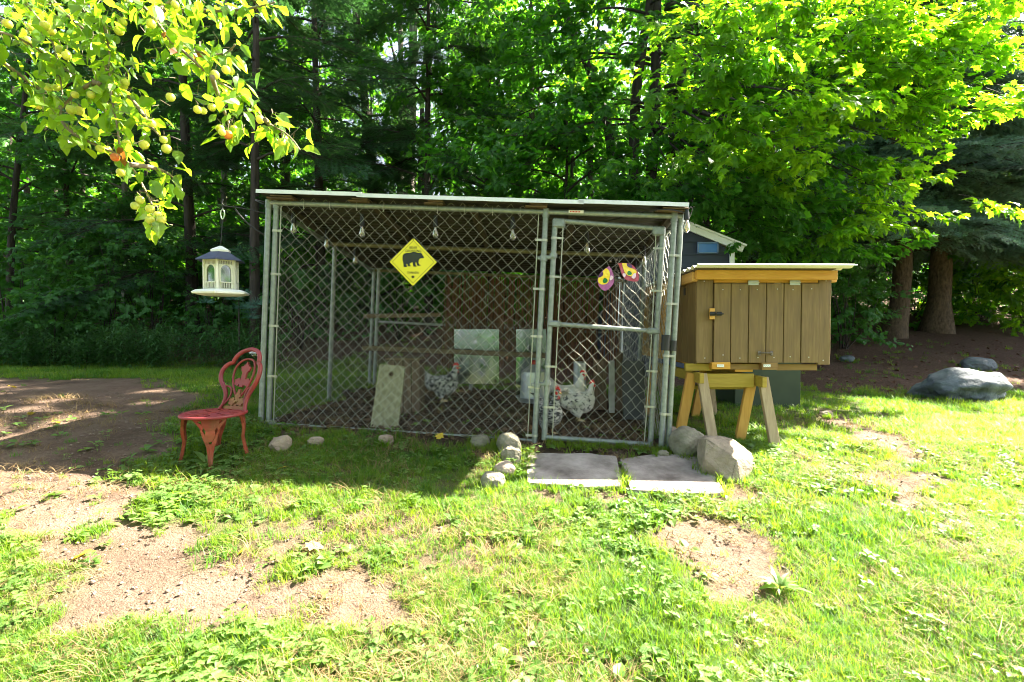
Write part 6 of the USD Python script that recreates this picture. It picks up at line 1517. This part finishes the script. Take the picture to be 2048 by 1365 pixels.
# grass at the gate sill and through the mesh foot
xs, ys_ = [], []
rg = np.random.default_rng(12)
for _ in range(230):
    u, d = (rg.uniform(GU + .1, PW + .05), rg.normal(-.06, .03)) if rg.random() < .6 else (rg.uniform(.0, GU), rg.normal(-.22, .06))
    q = Q(u, d, 0); xs.append(q[0]); ys_.append(q[1])
xs, ys_ = np.array(xs), np.array(ys_)
instancer(None, 'sill_grass', T2, np.stack([xs, ys_, gz(xs, ys_) - .005], 1), Rz(rg.uniform(0, 6.28, len(xs))), rg.uniform(.4, .8, len(xs)), rg.integers(0, len(T2), len(xs)), 'green grass blades along the foot of the gate and mesh', 'grass', 'stuff')
ex_, ey_2 = [], []
for kp in keepout:
    if kp.area > .2:
        bd_ = kp.buffer(.05).exterior
        for _ in range(70):
            q = bd_.interpolate(rg.random(), normalized=True)
            if q.y < kp.centroid.y + .02 or rg.random() < .2: ex_.append(q.x + rg.normal(0, .02)); ey_2.append(q.y + rg.normal(-.01, .02))
    elif kp.area > .002:
        for _ in range(16):
            q = kp.buffer(.015).exterior.interpolate(rg.random(), normalized=True); ex_.append(q.x + rg.normal(0, .015)); ey_2.append(q.y + rg.normal(-.01, .015))
ex_, ey_2 = np.array(ex_), np.array(ey_2)
instancer(None, 'edge_grass', T2, np.stack([ex_, ey_2, gz(ex_, ey_2) - .004], 1), Rz(rg.uniform(0, 6.28, len(ex_))) @ Rx(rg.normal(0, .25, len(ex_))), rg.uniform(.45, 1.0, len(ex_)), rg.integers(0, len(T2), len(ex_)), 'grass blades round the edges of stones and flagstones', 'grass', 'stuff')
# crumbs of earth, wood chips in the run, litter on the forest floor
def lump(seed):
    m = trimesh.creation.icosphere(1, 1.0); v = np.array(m.vertices); v = v * (1 + .5 * (meshkit.noise(v * 1.7 + seed, seed) - .5))[:, None] * [1, .8, .6]; return v, np.array(m.faces)
crumb_m = M('earth_crumb', (0.09, 0.065, 0.05), (0.24, 0.18, 0.14), rough=.95, scale=3)
def strew(name, pr, n, x0, x1, y0, y1, dens, sc, label, cat):
    x, y = scatter_pts(n, x0, x1, y0, y1, .9); d, l = masks(x, y); k = rng.random(n) < dens(x, y, d, l); x, y = x[k], y[k]; n = len(x)
    s = sc[0] + (sc[1] - sc[0]) * rng.random(n) ** 3
    instancer(None, name, pr, np.stack([x, y, gz(x, y) - .006 + s * .2], 1), Rz(rng.uniform(0, 6.28, n)) @ Rx(rng.normal(0, .5, n)), s, rng.integers(0, len(pr), n), label, cat, 'stuff')
strew('earth_crumbs', [(lump(s), crumb_m) for s in range(4)], 16000, -6, 5, 1.2, 5.5, lambda x, y, d, l: d, (.002, .009), 'crumbs and small clods of earth on the bare ground', 'earth')
chip = lambda s: cbox((0, 0, 0), (1.0, .28 + .1 * s, .08))
chip_m = M('wood_chip', (0.03, 0.018, 0.010), (0.16, 0.10, 0.055), rough=.9, scale=6)
x, y = [], []
for _ in range(5200):
    q = Q(rng.uniform(.05, PW), rng.uniform(-.15, PD + .2), 0); x.append(q[0]); y.append(q[1])
x, y = np.array(x), np.array(y); n = len(x)
instancer(None, 'wood_chips', [(chip(s), chip_m) for s in range(3)], np.stack([x, y, gz(x, y) + .004], 1), Rz(rng.uniform(0, 6.28, n)) @ Rx(rng.normal(0, .3, n)) @ Ry(rng.normal(0, .25, n)), rng.uniform(.012, .05, n), rng.integers(0, 3, n), 'wood chips and straw strewn over the run floor', 'wood chips', 'stuff')
lit_m = leafmat('leaf_litter', (0.10, 0.045, 0.03), (0.30, 0.17, 0.11), (0.1, 0.05, 0.03), (0.2, 0.1, 0.06), rough=.8, tfac=.15)
strew('leaf_litter', [(ovate(1, .38, .3, .4, 3), lit_m), (ovate(1, .3, -.2, .3, 3), lit_m)], 12000, -16, 16, 6.5, 16, lambda x, y, d, l: l, (.03, .10), 'dead leaves and twigs over the forest floor', 'leaf litter')
# a few yellow leaves lie about
yl = leafmat('yellow_leaf', (0.50, 0.36, 0.03), (0.62, 0.48, 0.06), (.5, .38, .03), (.6, .45, .05), tfac=.3)
for u, v, sz, lb_ in ((14, 775, .10, 'yellow fallen leaf at the far edge of the shaded bare earth'), (72, 828, .08, 'yellow fallen leaf in the middle of the shaded bare earth'), (102, 848, .07, 'small yellow fallen leaf nearest the chair on shaded bare earth'), (575, 938, .07, 'yellow fallen leaf in shaded grass right of the chair'), (500, 1105, .05, 'tiny yellow leaf between two sunny bare patches'), (192, 1108, .10, 'long yellow leaf on the sunny bare earth in the foreground')):
    q = G(u, v)
    obj('fallen_leaf', put(ovate(sz, sz * .38, .3, .5, 5, .01, .85, .1, u), euler(u * 1.0, .05, .1), q + (0, 0, .012)), yl, label=lb_, cat='leaf', group='yellow fallen leaves')
q = G(603, 1102); obj('fallen_leaf', put(maple(.10, .2, .3, .2), euler(.3, .05, .1), q + (0, 0, .02)), leafmat('pale_leaf', (0.34, 0.27, 0.10), (0.44, 0.36, 0.16), (.5, .45, .2), (.6, .5, .3), tfac=.3), label='large pale fallen leaf on the sunny weeds in the foreground', cat='leaf')
q = G(876, 893); obj('fallen_leaf', put(maple(.075, .3, .4, .2), euler(1.2, -.8, .1), q + (0, 0, .04)), yl, label='yellow leaf caught upright at the foot of the mesh', cat='leaf')
# the plantain in front of the chair
q = G(412, 938); pw = thing('plantain_plant', 'light green strap leaved weed at the front leg of the red chair', 'weed', q)
for k, (a, e, l) in enumerate(((3.0, -.55, .17), (2.6, -1.0, .13), (.2, -.5, .17), (-.3, -.2, .14), (1.5, -1.1, .15), (-2.2, -.35, .13), (-1.2, -.5, .11), (.9, -.9, .12))):
    obj('leaf', put(ovate(l, l * .16, .35, .7, 7, .03, .8, .05, k), euler(a, e, 0), q + (0, 0, .01)), weed_m, pw)
q = G(1560, 1190); pw = thing('dandelion_plant', 'lobed leafy weed at the end of the bare patch before the flagstones', 'weed', q)
for k in range(15):
    l = .060 + .02 * (k % 3); obj('leaf', put(ovate(l, l * .16, .3, .7, 7, .02, .9, .35, k), euler(k * .7, -.75 - .25 * (k % 2), 0), q + (0, 0, .01)), weed_m, pw)
